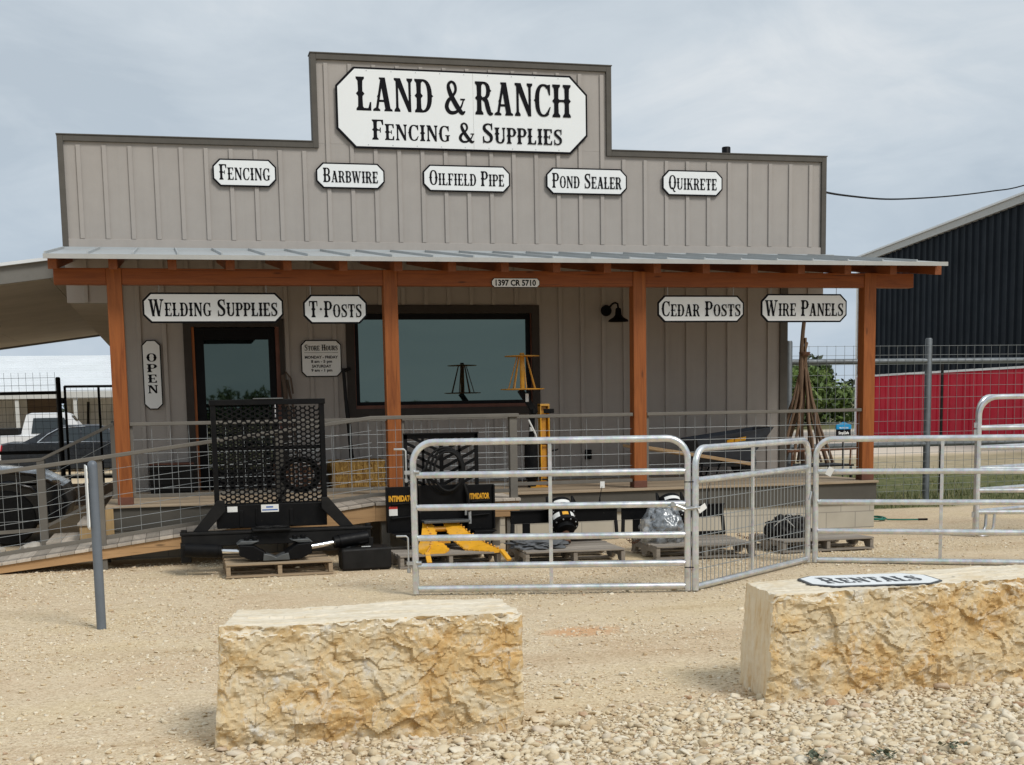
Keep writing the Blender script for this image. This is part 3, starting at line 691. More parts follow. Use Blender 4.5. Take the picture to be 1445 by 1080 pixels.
# door
mb = MB()
mb.box(DX0 - .10, DX0, -.03, .02, DK, DZ + .1); mb.box(DX1, DX1 + .06, -.03, .02, DK, DZ + .1); mb.box(DX0, DX1, -.03, .02, DZ, DZ + .1)
mb.build('door_trim', 'trim_shaded', store, bevel=.003)
mb = MB(); mb.box(DX0, DX0 + .035, -.012, .12, DK, DZ); mb.build('door_jamb', 'cedar', store); mb = MB(); mb.box(DX1 - .05, DX1, -.012, .12, DK, DZ); mb.build('door_jamb', 'jamb_red', store)
mb = MB(); a, b = DX0 + .036, DX1 - .051
mb.box(a, a + .115, .02, .07, DK, DZ - .01); mb.box(b - .085, b, .02, .07, DK, DZ - .01); mb.box(a + .115, b - .085, .02, .07, DK, DK + .25); mb.box(a + .115, b - .085, .02, .07, DZ - .16, DZ - .01)
door = mb.build('door', 'frame_black', store, bevel=.003)
mb = MB(); mb.box(a + .115, b - .085, .04, .052, DK + .25, DZ - .16); mb.build('pane', 'door_glass', door)
mb = MB(); mb.lathe([(.02, -.03), (.024, .0), (.012, .02)], (b - .04, .0, 1.62), 12, 'y'); mb.tube([(b - .04, -.02, 1.5), (b - .04, -.06, 1.5), (b - .04, -.06, 1.72), (b - .04, -.02, 1.72)], .011, 8); mb.build('handle', 'chrome', door, smooth=True)
# foundation, rim, deck
mb = MB(); mb.box(-.70, 8.56, -2.50, -.02, -.1, .305); mb.build('foundation', 'concrete_block', store)
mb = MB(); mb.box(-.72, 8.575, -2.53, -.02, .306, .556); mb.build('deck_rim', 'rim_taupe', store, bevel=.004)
mb = MB(); y = -2.565; k = 0
while y < -.06:
    mb.box(-.74, 8.585, y, min(y + .138, -.03), .557, DK); y += .1405
mb.build('porch_deck', 'deck_x', store, bevel=.004)
# porch timber frame
PX = [-.527, 2.484, 5.468, 8.492]; PY0, PY1 = -2.45, -2.29
for x in PX:
    mb = MB(); mb.box(x - .08, x + .08, PY0, PY1, DK + .004, 3.148); po = mb.build('porch_post', 'cedar', store, bevel=.006)
    mb = MB(); mb.box(x - .083, x + .083, PY0 - .003, PY1 + .003, DK + .001, DK + .085); mb.build('post_base', 'jamb_red', po, bevel=.003)
mb = MB(); ed = [-1.148] + [q for x in PX for q in (x - .081, x + .081)] + [9.09]
for a, b in zip(ed[::2], ed[1::2]): mb.box(a, b, PY0 + .012, PY1 - .012, 2.972, 3.146)
mb.build('porch_beam', 'cedar_x', store, bevel=.005)
def zr(y): return 3.225 + .131 * (y + 2.76)          # underside of roof sheet
RX0 = -1.128
for i in range(18):
    x = RX0 + .6096 * i; mb = MB()
    mb.prism([(-2.76, zr(-2.76) - .002), (-2.76, zr(-2.76) - .125), (-.02, zr(-.02) - .125), (-.02, zr(-.02) - .002)], 'x', x - .045, x + .045)
    mb.build('rafter', 'cedar_y', store, bevel=.004)
mb = MB()
x = -1.16
k = 0
while x < 9.17:
    b = min(x + .14, 9.2); mb.prism([(-2.88, zr(-2.88)), (-2.88, zr(-2.88) + .016), (-.03, zr(-.03) + .016), (-.03, zr(-.03))], 'x', x, b - .004); x += .14
mb.build('roof_decking', 'cedar_y', store)
mb = MB(); y0, y1 = -2.95, -.03
mb.prism([(y0, zr(y0) + .018), (y0, zr(y0) + .034), (y1, zr(y1) + .034), (y1, zr(y1) + .018)], 'x', -1.19, 9.235)
x = -.76 - .457
while x < 9.25:
    xx = min(max(x, -1.183), 9.226); mb.prism([(y0 + .01, zr(y0) + .03), (y0 + .01, zr(y0) + .062), (y1 - .01, zr(y1) + .062), (y1 - .01, zr(y1) + .03)], 'x', xx - .008, xx + .008); x += .457
mb.box(-1.185, 9.23, -.045, -.03, zr(-.03) + .02, Z0 - .002)
rf = mb.build('porch_roof', 'roof_metal', store)
mb = MB(); mb.box(-1.2, 9.245, y0 - .012, y0 - .001, zr(y0) - .012, zr(y0) + .036); mb.build('drip_edge', 'galv_trim', rf)

# signs on the false front
G1 = 'name signs along the false front'
sign('largest white sign high on the false front reading LAND & RANCH FENCING & SUPPLIES', 2.233, 5.593, 4.918, 5.928, -.045,
     [('W', 'LAND & RANCH', .505, .465, .855, .415), ('w', 'FENCING & SUPPLIES', .515, .11, .76, .25)], .235, G1, .026, seam=.535)
def wrow(t, fw=.80, fh=.56, fz=.235): return [('w', t, .5, fz, fw, fh)]
# ------- positions measured on the wall
for lab, a, b, z0, z1, t in [
    ('octagonal white sign reading FENCING in black western letters', .655, 1.448, 4.406, 4.746, 'FENCING'),
    ('octagonal white sign reading BARBWIRE in black western letters', 1.95, 2.837, 4.408, 4.731, 'BARBWIRE'),
    ('octagonal white sign reading OILFIELD PIPE in black western letters', 3.34, 4.513, 4.398, 4.738, 'OILFIELD PIPE'),
    ('octagonal white sign reading POND SEALER in black western letters', 5.01, 6.146, 4.395, 4.742, 'POND SEALER'),
    ('octagonal white sign naming a concrete mix, last in the upper row', 6.655, 7.536, 4.41, 4.75, 'QUIKRETE')]:
    sign(lab, a, b, z0, z1, -.042, wrow(t, .86 if len(t) > 8 else .80), .088, G1)
G2 = 'signs hanging below the porch beam'
for lab, a, b, z0, z1, t in [
    ('long white sign reading WELDING SUPPLIES hanging over the door', -.244, 1.278, 2.562, 2.892, 'WELDING SUPPLIES'),
    ('short white sign reading T-POSTS hanging left of the window', 1.498, 2.217, 2.55, 2.873, 'T-POSTS'),
    ('white sign reading CEDAR POSTS hanging under the porch beam', 5.71, 6.824, 2.555, 2.875, 'CEDAR POSTS'),
    ('white sign reading WIRE PANELS hanging by the end porch post', 7.048, 8.197, 2.552, 2.895, 'WIRE PANELS')]:
    s_ = sign(lab, a, b, z0, z1, -2.40, wrow(t, .915 if len(t) > 7 else .83, .56, .22), .085, G2)
    mb = MB()
    for f in (.12, .88):
        x = lerp(a, b, f); mb.tube([(x, -2.385, z1 - .005), (x, -2.385, 2.973)], .0035, 6)
    mb.build('hanger', 'wire', s_)
sign('small white house number sign on the beam reading 1397 CR 5710', 3.662, 4.237, 2.955, 3.062, -2.452, [('s', '1397 CR 5710', .5, .20, .84, .62)], .03, 'wall signs under the porch', .006, .012)
sign('narrow upright white sign reading OPEN beside the door', -.318, -.086, 1.629, 2.498, -.042, [('v', 'OPEN', .5, .69, .56, .118)], .062, 'wall signs under the porch', .013)
sign('squarish white store hours sign on the wall between door and window', 1.675, 2.199, 2.013, 2.486, -.042,
     [('w', 'STORE HOURS', .5, .715, .82, .16), ('l', '', .5, .655, .84, .008), ('s', 'MONDAY - FRIDAY', .5, .50, .82, .075), ('s', '8 am - 5 pm', .5, .385, .52, .075), ('s', 'SATURDAY', .5, .255, .48, .075), ('s', '9 am - 1 pm', .5, .145, .52, .075)], .06, 'wall signs under the porch', .013)

# wall lamp and outlet
t = thing('wall_lamp', 'black gooseneck barn lamp on the wall right of the window', 'lamp', (5.82, -.03, 2.86))
mb = MB(); mb.lathe([(.075, -.05), (.075, -.025)], (5.835, 0, 2.86), 18, 'y'); mb.build('wall_plate', 'frame_black', t, smooth=True)
mb = MB(); mb.tube([(5.84, -.05, 2.86), (5.86, -.10, 2.90), (5.89, -.15, 2.945), (5.915, -.19, 2.955), (5.94, -.22, 2.94), (5.945, -.23, 2.87)], .014, 8); mb.build('arm', 'frame_black', t, smooth=True)
mb = MB(); mb.lathe([(.025, 2.885), (.038, 2.87), (.045, 2.79), (.075, 2.755), (.130, 2.725), (.140, 2.70), (.130, 2.702), (.035, 2.78)], (5.945, -.23, 0), 22); mb.build('lamp_shade', 'frame_black', t, smooth=True)
t = thing('electrical_outlet', 'dark twin outlet cover low on the wall', 'outlet', (5.56, -.02, .91))
mb = MB()
for x in (5.535, 5.588): mb.box(x - .021, x + .021, -.04, -.001, .845, .975)
mb.build('cover', 'frame_black', t, bevel=.006)

# ------------------------------------------------------------------ wire panels, rails, ramp and steps
def wire_panel(mb, p0, p1, zb0, zb1, zt0, zt1, hs, vs_, r=.0026):
    # p0,p1: xy ends; bottom / top heights at both ends; hs: heights above the bottom; vs_: spacing of the uprights
    p0, p1 = Vector((*p0, 0)), Vector((*p1, 0)); L = (p1 - p0).length; n = max(1, int(L / vs_))
    for k in range(n + 1):
        t = min(1, k * vs_ / L); q = p0.lerp(p1, t); a, b = lerp(zb0, zb1, t), lerp(zt0, zt1, t)
        mb.tube([(q.x, q.y, a), (q.x, q.y, b)], r, 5, cap=False)
    for h in hs:
        mb.tube([(p0.x, p0.y + .006, zb0 + h), (p1.x, p1.y + .006, zb1 + h)], r, 5, cap=False)
RY = -2.37
rail = thing('porch_railing', 'taupe porch handrail with wire panels between the cedar posts', 'railing', (4.0, RY, DK))
segs = [(-.445, PX[1] - .09), (PX[1] + .09, PX[2] - .09), (PX[2] + .09, PX[3] - .09)]
for a, b in segs: mb = MB(); mb.box(a, b, RY - .07, RY + .02, 1.447, 1.487); mb.build('handrail', 'rail_taupe', rail, bevel=.006)
for a, b in segs: mb = MB(); mb.box(a, b, RY - .045, RY - .005, .655, .695); mb.build('bottom_rail', 'rail_taupe', rail, bevel=.004)
for a, b in segs: mb = MB(); mb.box(a, a + .03, RY - .04, RY - .01, .695, 1.447); mb.build('edge_stile', 'rail_taupe', rail)
for a, b in segs:
    mb = MB(); wire_panel(mb, (a + .03, RY - .025), (b, RY - .025), .695, .695, 1.447, 1.447, (.06, .16, .30, .45, .60), .2)
    mb.build('wire_panel', 'wire', rail, recalc=False)
# ramp: level landing in front of the deck, then planks falling to the left along it
RF, RB = -3.47, -2.60
def rz(x): return DK + .003 - .125 * max(0, 2.08 - x)
ramp = thing('wheelchair_ramp', 'plank ramp with wire railing sloping down to the left along the porch', 'ramp', (1.0, -3.0, 0))
mb = MB(); x = 2.09
while x < 3.68:
    b = min(x + .138, 3.70); mb.box(x, b, RF - .025, RB, DK - .03, DK + .003); x += .141
mb.build('landing', 'deck_y', ramp, bevel=.004)
mb = MB(); x = 2.078
while x > -2.75:
    a = x - .138; za, zb = rz(a), rz(x)
    mb.prism([(a, za - .03), (x, zb - .03), (x, zb), (a, za)], 'y', RF - .025, RB); x -= .141
mb.build('ramp_deck', 'deck_y', ramp, bevel=.004)
mb = MB()
mb.box(2.09, 3.69, RF, RF + .04, DK - .20, DK - .031)
mb.prism([(-2.75, max(rz(-2.75) - .2, -.05)), (-1.95, max(rz(-1.95) - .20, -.02)), (2.088, DK - .20), (2.088, DK - .031), (-2.75, rz(-2.75) - .031)], 'y', RF, RF + .04)
mb.box(3.66, 3.70, RF + .041, RB, DK - .20, DK - .031)
mb.build('rim_board', 'pine_x', ramp, bevel=.003)
mb = MB()
for x in (-.75, 1.2, 2.2, 3.60):
    for y in (RF + .09, RB - .06): mb = MB(); mb.box(x - .045, x + .045, y - .045, y + .045, -.05, rz(x) - .035); mb.build('support_post', 'rail_taupe', ramp)
def rail_on_ramp(y, xs, name_posts=True):
    # xs: post positions
    for x in xs:
        mb = MB(); zb = rz(x) - (.25 if y < -3 else .0); mb.box(x - .042, x + .042, y - .03, y + .055, max(-.02, zb), rz(x) + .885); mb.build('rail_post', 'rail_taupe', ramp, bevel=.004)
    top = lambda x: rz(x) + .885
    mb = MB()
    mb.prism([(-2.75, top(-2.75)), (2.08, top(2.08)), (3.70, top(3.7)), (3.70, top(3.7) + .04), (2.08, top(2.08) + .04), (-2.75, top(-2.75) + .04)], 'y', y - .055, y + .065)
    mb.build('handrail', 'rail_taupe', ramp, bevel=.006)
    mb = MB(); a, b = -2.75, 2.08
    mb.prism([(a, rz(a) + .06), (b, rz(b) + .06), (3.60, rz(3.6) + .06), (3.60, rz(3.6) + .10), (b, rz(b) + .10), (a, rz(a) + .10)], 'y', y - .005, y + .035)
    mb.build('bottom_rail', 'rail_taupe', ramp, bevel=.004)
    mb = MB()
    hs = (.05, .15, .27, .40, .54, .67)
    wire_panel(mb, (-2.75, y + .015), (2.08, y + .015), rz(-2.75) + .10, rz(2.08) + .10, top(-2.75), top(2.08), hs, .2)
    wire_panel(mb, (2.14, y + .015), (3.60, y + .015), rz(3) + .10, rz(3) + .10, top(3), top(3), hs, .2)
    mb.build('wire_panel', 'wire', ramp, recalc=False)
rail_on_ramp(RF + .05, [-2.70, -.75, 1.10, 3.64])
# steps at the left end of the porch
st = thing('porch_steps', 'short wooden steps with pale treads at the left end of the porch', 'steps', (-1.1, -1.7, 0))
for k, (a, b, z) in enumerate(((-1.06, -.745, .39), (-1.40, -1.065, .195))):
    mb = MB(); mb.box(a, a + .15, -2.32, -1.15, z - .03, z); mb.box(a + .155, b, -2.32, -1.15, z - .03, z); mb.build('tread', 'deck_y', st, bevel=.004)
    mb = MB(); mb.box(a + .02, (a + b) / 2 - .005, -2.30, -1.17, -.02, z - .031); mb.box((a + b) / 2 + .005, b, -2.30, -1.17, -.02, z - .031); mb.build('step_block', 'pine_z', st, bevel=.003)
mb = MB(); mb.box(-.745, -.70, -2.56, -2.50, .0, .55); mb.box(-.735, -.66, -2.564, -2.531, .0, .555); mb.build('corner_block', 'pine_z', st)
sr = thing('stair_railing', 'taupe stair handrail running down beside the porch steps', 'railing', (-1.1, -1.25, 0))
mb = MB(); Y_ = -1.25
mb.prism([(-.66, 1.445), (-1.50, 1.05), (-2.6, 1.0), (-2.6, 1.04), (-1.49, 1.09), (-.66, 1.487)], 'y', Y_ - .05, Y_ + .04); mb.build('handrail', 'rail_taupe', sr, bevel=.005)
mb = MB(); mb.prism([(-.66, .66), (-1.56, .23), (-2.6, .19), (-2.6, .23), (-1.55, .27), (-.66, .70)], 'y', Y_ - .02, Y_ + .02); mb.build('bottom_rail', 'rail_taupe', sr)
for x, z in ((-1.50, 1.06), (-2.5, 1.01), (-.66, 1.45)):
    mb = MB(); mb.box(x - .042, x + .042, Y_ - .042, Y_ + .042, -.05 if x < -1 else DK, z); mb.build('rail_post', 'rail_taupe', sr)
mb = MB(); wire_panel(mb, (-.70, Y_), (-1.5, Y_), .68, .27, 1.44, 1.06, (.12, .27, .42, .57), .2); wire_panel(mb, (-1.54, Y_), (-2.6, Y_), .24, .22, 1.06, 1.01, (.12, .27, .42, .57), .2)
mb.build('wire_panel', 'wire', sr, recalc=False)

# ------------------------------------------------------------------ galvanized gates
def arc(cx, cz, r, a0, a1, n=7): return [(cx + r * math.cos(R(a0 + (a1 - a0) * k / n)), cz + r * math.sin(R(a0 + (a1 - a0) * k / n))) for k in range(n + 1)]
def gate(label, a, b, H, bars, round_l=True, round_r=True, braces=(.5,), wire=None, group='galvanized gates on display', r=.0295, rad=.18, low=.02, seg=14):
    a, b = Vector((*a, 0)), Vector((*b, 0)); L = (b - a).length; ang = math.atan2(b.y - a.y, b.x - a.x)
    t = thing('farm_gate', label, 'gate', a, group); MX = at(a.x, a.y, 0, ang)
    mb = MB(MX); pts = [(0, .0)]
    pts += [(rad - rad * math.cos(q), H - rad + rad * math.sin(q)) for q in [math.pi / 2 * k / 8 for k in range(9)]] if round_l else [(0, H)]
    pts += [(L - rad + rad * math.sin(q), H - rad + rad * math.cos(q)) for q in [math.pi / 2 * k / 8 for k in range(9)]] if round_r else [(L, H)]
    pts.append((L, 0)); mb.tube([(x, 0, z) for x, z in pts], r, seg); mb.build('frame_tube', 'galv', t, smooth=True)
    for z in bars:
        mb = MB(MX); mb.tube([(r * .8, 0, z), (r * 1.8, 0, z), (L - r * 1.8, 0, z), (L - r * .8, 0, z)], [r * .8, r * .95, r * .95, r * .8], seg); mb.build('rail', 'galv', t, smooth=True)
    for f in braces:
        mb = MB(MX); mb.box(L * f - .016, L * f + .016, -.012, .012, low, H - .01); mb.build('brace', 'galv', t, bevel=.003)
    if wire:
        mb = MB(MX); z0, z1 = wire; n = int(L / .075)
        for k in range(1, n): mb.tube([(L * k / n, .012, z0), (L * k / n, .012, z1)], .0034, 5, cap=False)
        m_ = 6
        for k in range(1, m_): z = lerp(z0, z1, (k / m_) ** 1.1); mb.tube([(.02, .016, z), (L - .02, .016, z)], .0036, 5, cap=False)
        mb.build('wire_mesh', 'wire', t, recalc=False)
    return t, MX, L
ga, gb = (1.985, -6.487), (4.232, -7.130)
gt, MX, L = gate('six-bar galvanized tube gate standing in front of the black attachments', ga, gb, 1.30, (1.021, .743, .481, .237, .04), True, True)
for z, zt in ((1.05, 1.245), (.27, .50)):
    mb = MB(MX); mb.tube([(-.16, 0, zt), (-.075, 0, zt), (-.06, 0, zt - .015), (-.06, 0, z - .09)], .0085, 8); mb.lathe([(.019, z - .02), (.019, z + .01)], (-.06, 0, 0), 8)
    mb.box(-.07, .05, -.026, .026, z - .02, z + .012); mb.lathe([(.016, z - .085), (.016, z - .055)], (-.06, 0, 0), 8); mb.tube([(.01, -.03, z), (.055, -.03, z)], .012, 8); mb.build('hinge_pin', 'zinc', gt, smooth=True)
mb = MB(MX)
mb.box(L - .10, L + .09, -.035, -.028, .69, .725); mb.tube([(L - .17, -.04, .72), (L - .10, -.04, .735), (L - .02, -.045, .70), (L + .10, -.045, .715)], .011, 6); mb.lathe([(.02, -.03), (.02, .0)], (L - .13, -.03, .745), 8, 'y')
mb.build('latch', 'zinc', gt)
mb = MB(MX)
for z in (.20, .93):
    mb.tube([(L - .03, -.025, z), (L + .08, -.028, z)], .005, 6)
mb.build('cable_tie', 'sign_black', gt)
ga2, gb2 = (4.292, -7.155), (6.085, -5.648)
gt2, MX2, L2 = gate('wire-filled galvanized gate set at an angle between two tube gates', ga2, gb2, 1.21, (.94, .03), True, True, (.47,), (.05, .93), rad=.15)
mb = MB(MX2)
for z in (.17, .88): mb.tube([(L2 - .03, -.025, z), (L2 + .09, -.03, z)], .005, 6)
mb.tube([(L2 - .03, -.03, .62), (L2, -.035, .70), (L2 + .03, -.03, .62), (L2 + .12, -.03, .56)], .008, 6)
mb.build('cable_tie', 'zinc', gt2)
ga3 = (6.157, -5.668); d3 = Vector((1.702, -.967)).normalized(); gb3 = (ga3[0] + d3.x * 2.9, ga3[1] + d3.y * 2.9)
gate('five-bar galvanized tube gate running out past the coarse gravel beyond the wire gate', ga3, gb3, 1.215, (.898, .597, .308, .02), True, True, (.41,), rad=.16)
for lab, p, q, s_, rz_, cat in (('cream paper tag on the latch of the six-bar gate', (4.34, -7.19, .705), (.09, .05), -.5, .3, 0), ('white paper tag tied to the corner of the five-bar gate', (6.25, -5.78, .90), (.06, .085), .5, -.5, 0)):
    mb = MB(at(*p, rz_) @ Matrix.Rotation(s_, 4, 'Y')); mb.box(-q[0] / 2, q[0] / 2, -.001, .001, -q[1] / 2, q[1] / 2)
    o = mb.build('price_tag', 'paper'); tag(o, lab, 'tag')
# corral panels at the right
def corral(label, a, ang, L):
    t = thing('corral_panel', label, 'panel', (*a, 0), 'corral panels at the yard corner'); MX = at(a[0], a[1], 0, ang)
    mb = MB(MX); H = 1.60; rad = .2; pts = [(0, 0, .03)] + [(rad - rad * math.cos(q), 0, H - rad + rad * math.sin(q)) for q in [math.pi / 2 * k / 7 for k in range(8)]] + [(L, 0, H)]
    mb.tube(pts, .030, 14); mb.build('frame_tube', 'galv', t, smooth=True)
    for z in (1.25, 1.02, .78, .53, .28):
        mb = MB(MX); mb.tube([(.015, 0, z), (L, 0, z)], .026, 12); mb.build('rail', 'galv', t, smooth=True)
    mb = MB(MX); mb.tube([(0, 0, .03), (.07, 0, .0), (.14, 0, .02), (.19, 0, .10), (.20, 0, .28)], .018, 10); mb.build('foot', 'galv', t, smooth=True)
    mb = MB(MX)
    for z in (1.28, 1.20, .25): mb.box(-.055, -.022, -.012, .012, z - .03, z + .03)
    mb.build('pin_lug', 'zinc', t)
corral('tall galvanized corral panel with rounded corner, nearer of the pair', (8.985, -4.10), -.42, 2.4)
corral('tall galvanized corral panel with rounded corner, farther of the pair', (9.02, -4.02), .35, 2.4)

# ------------------------------------------------------------------ grey sign post
t = thing('sign_post', 'grey steel pipe post with a white plate seen edge-on', 'post', (-.587, -7.448, 0))
mb = MB(); mb.lathe([(.035, -.05), (.035, 1.215), (.032, 1.233), (.022, 1.245), (.009, 1.250)], (-.580, -7.448, 0), 20); mb.build('pipe', 'grey_pole', t, smooth=True)
mb = MB(at(-.632, -7.40, 0, R(96))); mb.prism(octagon(-.15, .15, .745, 1.215, .02), 'y', -.004, .004); mb.build('plate', 'sign_white', t)

# ------------------------------------------------------------------ limestone blocks
def block(name, label, p0, p1, depth, H, seed, mat_amp=1.0, yaw_left=0):
    p0, p1 = Vector((*p0, 0)), Vector((*p1, 0)); L = (p1 - p0).length; ang = math.atan2(p1.y - p0.y, p1.x - p0.x)
    st_ = .0068; bm = bmesh.new(); N = (int(L / st_), int(depth / st_ * .8), int(H / st_))
    def grid(o, u, v, nu, nv):
        vs = [[bm.verts.new(o + u * (i / nu) + v * (j / nv)) for i in range(nu + 1)] for j in range(nv + 1)]
        for j in range(nv):
            for i in range(nu): bm.faces.new((vs[j][i], vs[j][i + 1], vs[j + 1][i + 1], vs[j + 1][i]))
    X, Y_, Z = Vector((L, 0, 0)), Vector((0, depth, 0)), Vector((0, 0, H)); O = Vector((0, 0, 0))
    grid(O, X, Z, N[0], N[2]); grid(O + Y_, X, Z, N[0], N[2]); grid(O, Y_, Z, N[1], N[2]); grid(O + X, Y_, Z, N[1], N[2]); grid(O + Z, X, Y_, N[0], N[1]); grid(O, X, Y_, N[0], N[1])
    bmesh.ops.remove_doubles(bm, verts=bm.verts, dist=st_ * .2); bmesh.ops.recalc_face_normals(bm, faces=bm.faces)
    sv = Vector((seed, seed * 1.7, 0))
    for v in bm.verts:
        c = v.co.copy(); fx = min(c.x, L - c.x); fz = min(c.z, H - c.z)
        q = c + sv
        big = noise.noise(q * 2.6) * .5 + noise.noise(q * 6.1) * .28
        rid = 1 - abs(noise.noise(q * 5.0 + Vector((9, 0, 0)))) * 2; rid2 = 1 - abs(noise.noise(q * 13 + Vector((0, 7, 0)))) * 2
        cell = noise.voronoi(q * 7.5)[0]; stepv = (cell[1] - cell[0])
        c2 = noise.voronoi(q * 19.0)[0]; st2 = c2[1] - c2[0]
        fac = 0.0
        for sc_, am, ti in ((6.5, .026, .20), (15.0, .013, .28), (33.0, .006, .33)):
            pt = noise.voronoi(Vector((q.x * sc_, q.y * sc_, q.z * sc_ * 1.25)))[1][0]
            hh = noise.cell_vector(pt * 7.31 + Vector((.37, .11, .53)))
            dx, dz = q.x - pt.x / sc_, q.z - pt.z / (sc_ * 1.25)
            fac += am * (hh.x - .5) + ti * ((hh.y - .5) * dx + (hh.z - .5) * dz)
        rough = .040 * big + .010 * rid + .004 * rid2 + fac
        grit = noise.noise(q * 38) ; pit = max(0, noise.noise(q * 24 + Vector((3, 3, 3))) - .25)
        chip = max(0, noise.noise(Vector((q.x * 7, 8.0, q.z * 7 + q.y * 7))) + .5 * noise.noise(Vector((q.x * 23, 4.0, q.z * 23 + q.y * 23))) + .2)
        rough += .003 * grit - .022 * pit
        wf = max(0, 1 - c.y / .07)                       # how far this point belongs to the rock face
        wt = max(0, 1 - (H - c.z) / .07) if c.y < depth * .9 else (1 if c.z > H - 1e-5 else 0)
        wl = max(0, 1 - c.x / .08); wr = max(0, 1 - (L - c.x) / .08)
        ez = max(0, 1 - (H - c.z) / .05); ex = max(0, 1 - fx / .04)
        dy = -rough + .030 + .045 * ez * ez * chip + .022 * ex * ex * (1 + noise.noise(q * 12)) + .020 * max(0, 1 - c.z / .12) * (1 + noise.noise(q * 6))
        v.co.y += dy * wf * wf
        if c.y > depth - 1e-5: v.co.y += rough * .3
        drill = .006 * math.cos(c.y * 42 + big * 3) * (.5 + noise.noise(q * 3))
        endd = .014 * big + drill + .004 * rid2 + .002 * grit
        v.co.x += wl * wl * (-endd + .035 * (c.z / H - .5) + .02) + wr * wr * endd
        ef = max(0, 1 - min(c.y, fx) / .06)
        qt = Vector((q.x, q.y, seed))
        dz = .010 * noise.noise(qt * 1.8) + .007 * noise.noise(Vector((q.x * 3, q.y * 22, seed))) + .008 * (noise.cell_vector(Vector((q.x * 2.3 + noise.noise(qt * 4), q.y * 16 + noise.noise(qt * 3), 1))).x - .5) + .004 * noise.noise(qt * 30) - .036 * ef * ef * chip
        v.co.z += dz * wt
        if c.z < 1e-5: v.co.z -= .03
        v.co.x += .10 * (c.y / depth) * max(0, 1 - c.x / .9)
    me = bpy.data.meshes.new(name); bm.to_mesh(me); bm.free()
    me.materials.append(MATS['limestone_face']); me.materials.append(MATS['limestone_sawn']); me.materials.append(MATS['limestone_end_warm'])
    for p in me.polygons:
        n = p.normal; c = p.center
        if n.z > .5 and c.z > H * .88: p.material_index = 1
        elif abs(n.x) > .75 and (c.x < .2 or c.x > L - .1): p.material_index = 2
    me.shade_smooth(); me.set_sharp_from_angle(angle=R(26))
    o = bpy.data.objects.new(name, me); COL.objects.link(o); o.location = p0; o.rotation_euler = (0, 0, ang); tag(o, label, 'stone block', 'limestone blocks along the yard edge'); return o
block('limestone_block', 'shorter rough limestone block with a bare top, nearer the grey post', (.135, -11.49), (1.635, -11.52), .57, .585, 3.3)
block('limestone_block', 'longer rough limestone block carrying the flat RENTALS sign', (3.035, -11.37), (5.15, -11.25), .55, .578, 11.9)
t = thing('sign', 'white RENTALS sign lying flat on top of the limestone block', 'sign', (3.83, -11.03, .593), None)
MXs = at(3.80, -11.02, .583, -.14) @ Matrix.Rotation(R(.3), 4, 'X')
mb = MB(MXs); mb.prism(octagon(-.38, .38, -.22, .22, .10), 'z', -.006, .001); mb.build('border', 'sign_faded', t)
mb = MB(MXs); mb.prism(octagon(-.366, .366, -.206, .206, .095), 'z', .0012, .0022); mb.build('panel', 'sign_white', t)
mb = MB(MXs); w0, P = west_polys('RENTALS'); put_polys(mb, P, w0, lambda x, z, l: (x, z, .0022 + l), .565, .235, 0.0, -.115, .0012); mb.build('lettering', 'sign_faded', t, recalc=False)

# ------------------------------------------------------------------ pallets
def pallet(label, x0, x1, y0, y1, h, mat, rot=0.0):
    cx, cy = (x0 + x1) / 2, (y0 + y1) / 2; W, D = x1 - x0, y1 - y0; MX = at(cx, cy, 0, rot)
    t = thing('pallet', label, 'pallet', (cx, cy, 0), 'wooden shipping pallets')
    mb = MB(MX); n = 7; bw = .095
    for k in range(n):
        y = -D / 2 + (D - bw) * k / (n - 1); dz = rnd(-.003, .003); mb.box(-W / 2 + rnd(0, .01), W / 2 - rnd(0, .01), y, y + bw * (1.3 if k in (0, n - 1) else 1) * (1 if k < n - 1 else .76), h - .018 + dz, h + dz)
    mb.build('deck_boards', mat, t, bevel=.003)
    for x in (-W / 2 + .025, 0, W / 2 - .025):
        mb = MB(MX); a, b = -D / 2 + .01, D / 2 - .01; z0, z1 = .019, h - .022
        pr = [(a, z0), (a + D * .13, z0), (a + D * .16, z0 + .045), (a + D * .36, z0 + .045), (a + D * .39, z0), (b - D * .39, z0), (b - D * .36, z0 + .045), (b - D * .16, z0 + .045), (b - D * .13, z0), (b, z0), (b, z1), (a, z1)]
        mb.prism(pr, 'x', x - .02, x + .02); mb.build('stringer', mat, t, bevel=.002)
    mb = MB(MX)
    for y in (-D / 2, -.05, D / 2 - .1): mb.box(-W / 2, W / 2, y, y + .1, 0.0, .018)
    mb.build('bottom_boards', mat, t, bevel=.002)
pallet('pale new-looking wooden pallet under the black hydraulic claw', .44, 1.47, -4.78, -3.86, .13, 'pallet_new')
pallet('wooden pallet under the yellow jaws', 2.13, 3.18, -4.66, -3.75, .13, 'pallet_old', .03)
pallet('weathered pallet carrying the bare auger drive', 3.40, 4.44, -4.95, -3.95, .14, 'pallet_old', -.06)
pallet('weathered pallet carrying the auger wrapped in clear plastic', 4.78, 5.86, -4.95, -4.02, .14, 'pallet_old', -.05)
pallet('reddish weathered pallet beside the end of the porch foundation', 6.20, 7.28, -4.82, -3.95, .125, 'pallet_old', .02)

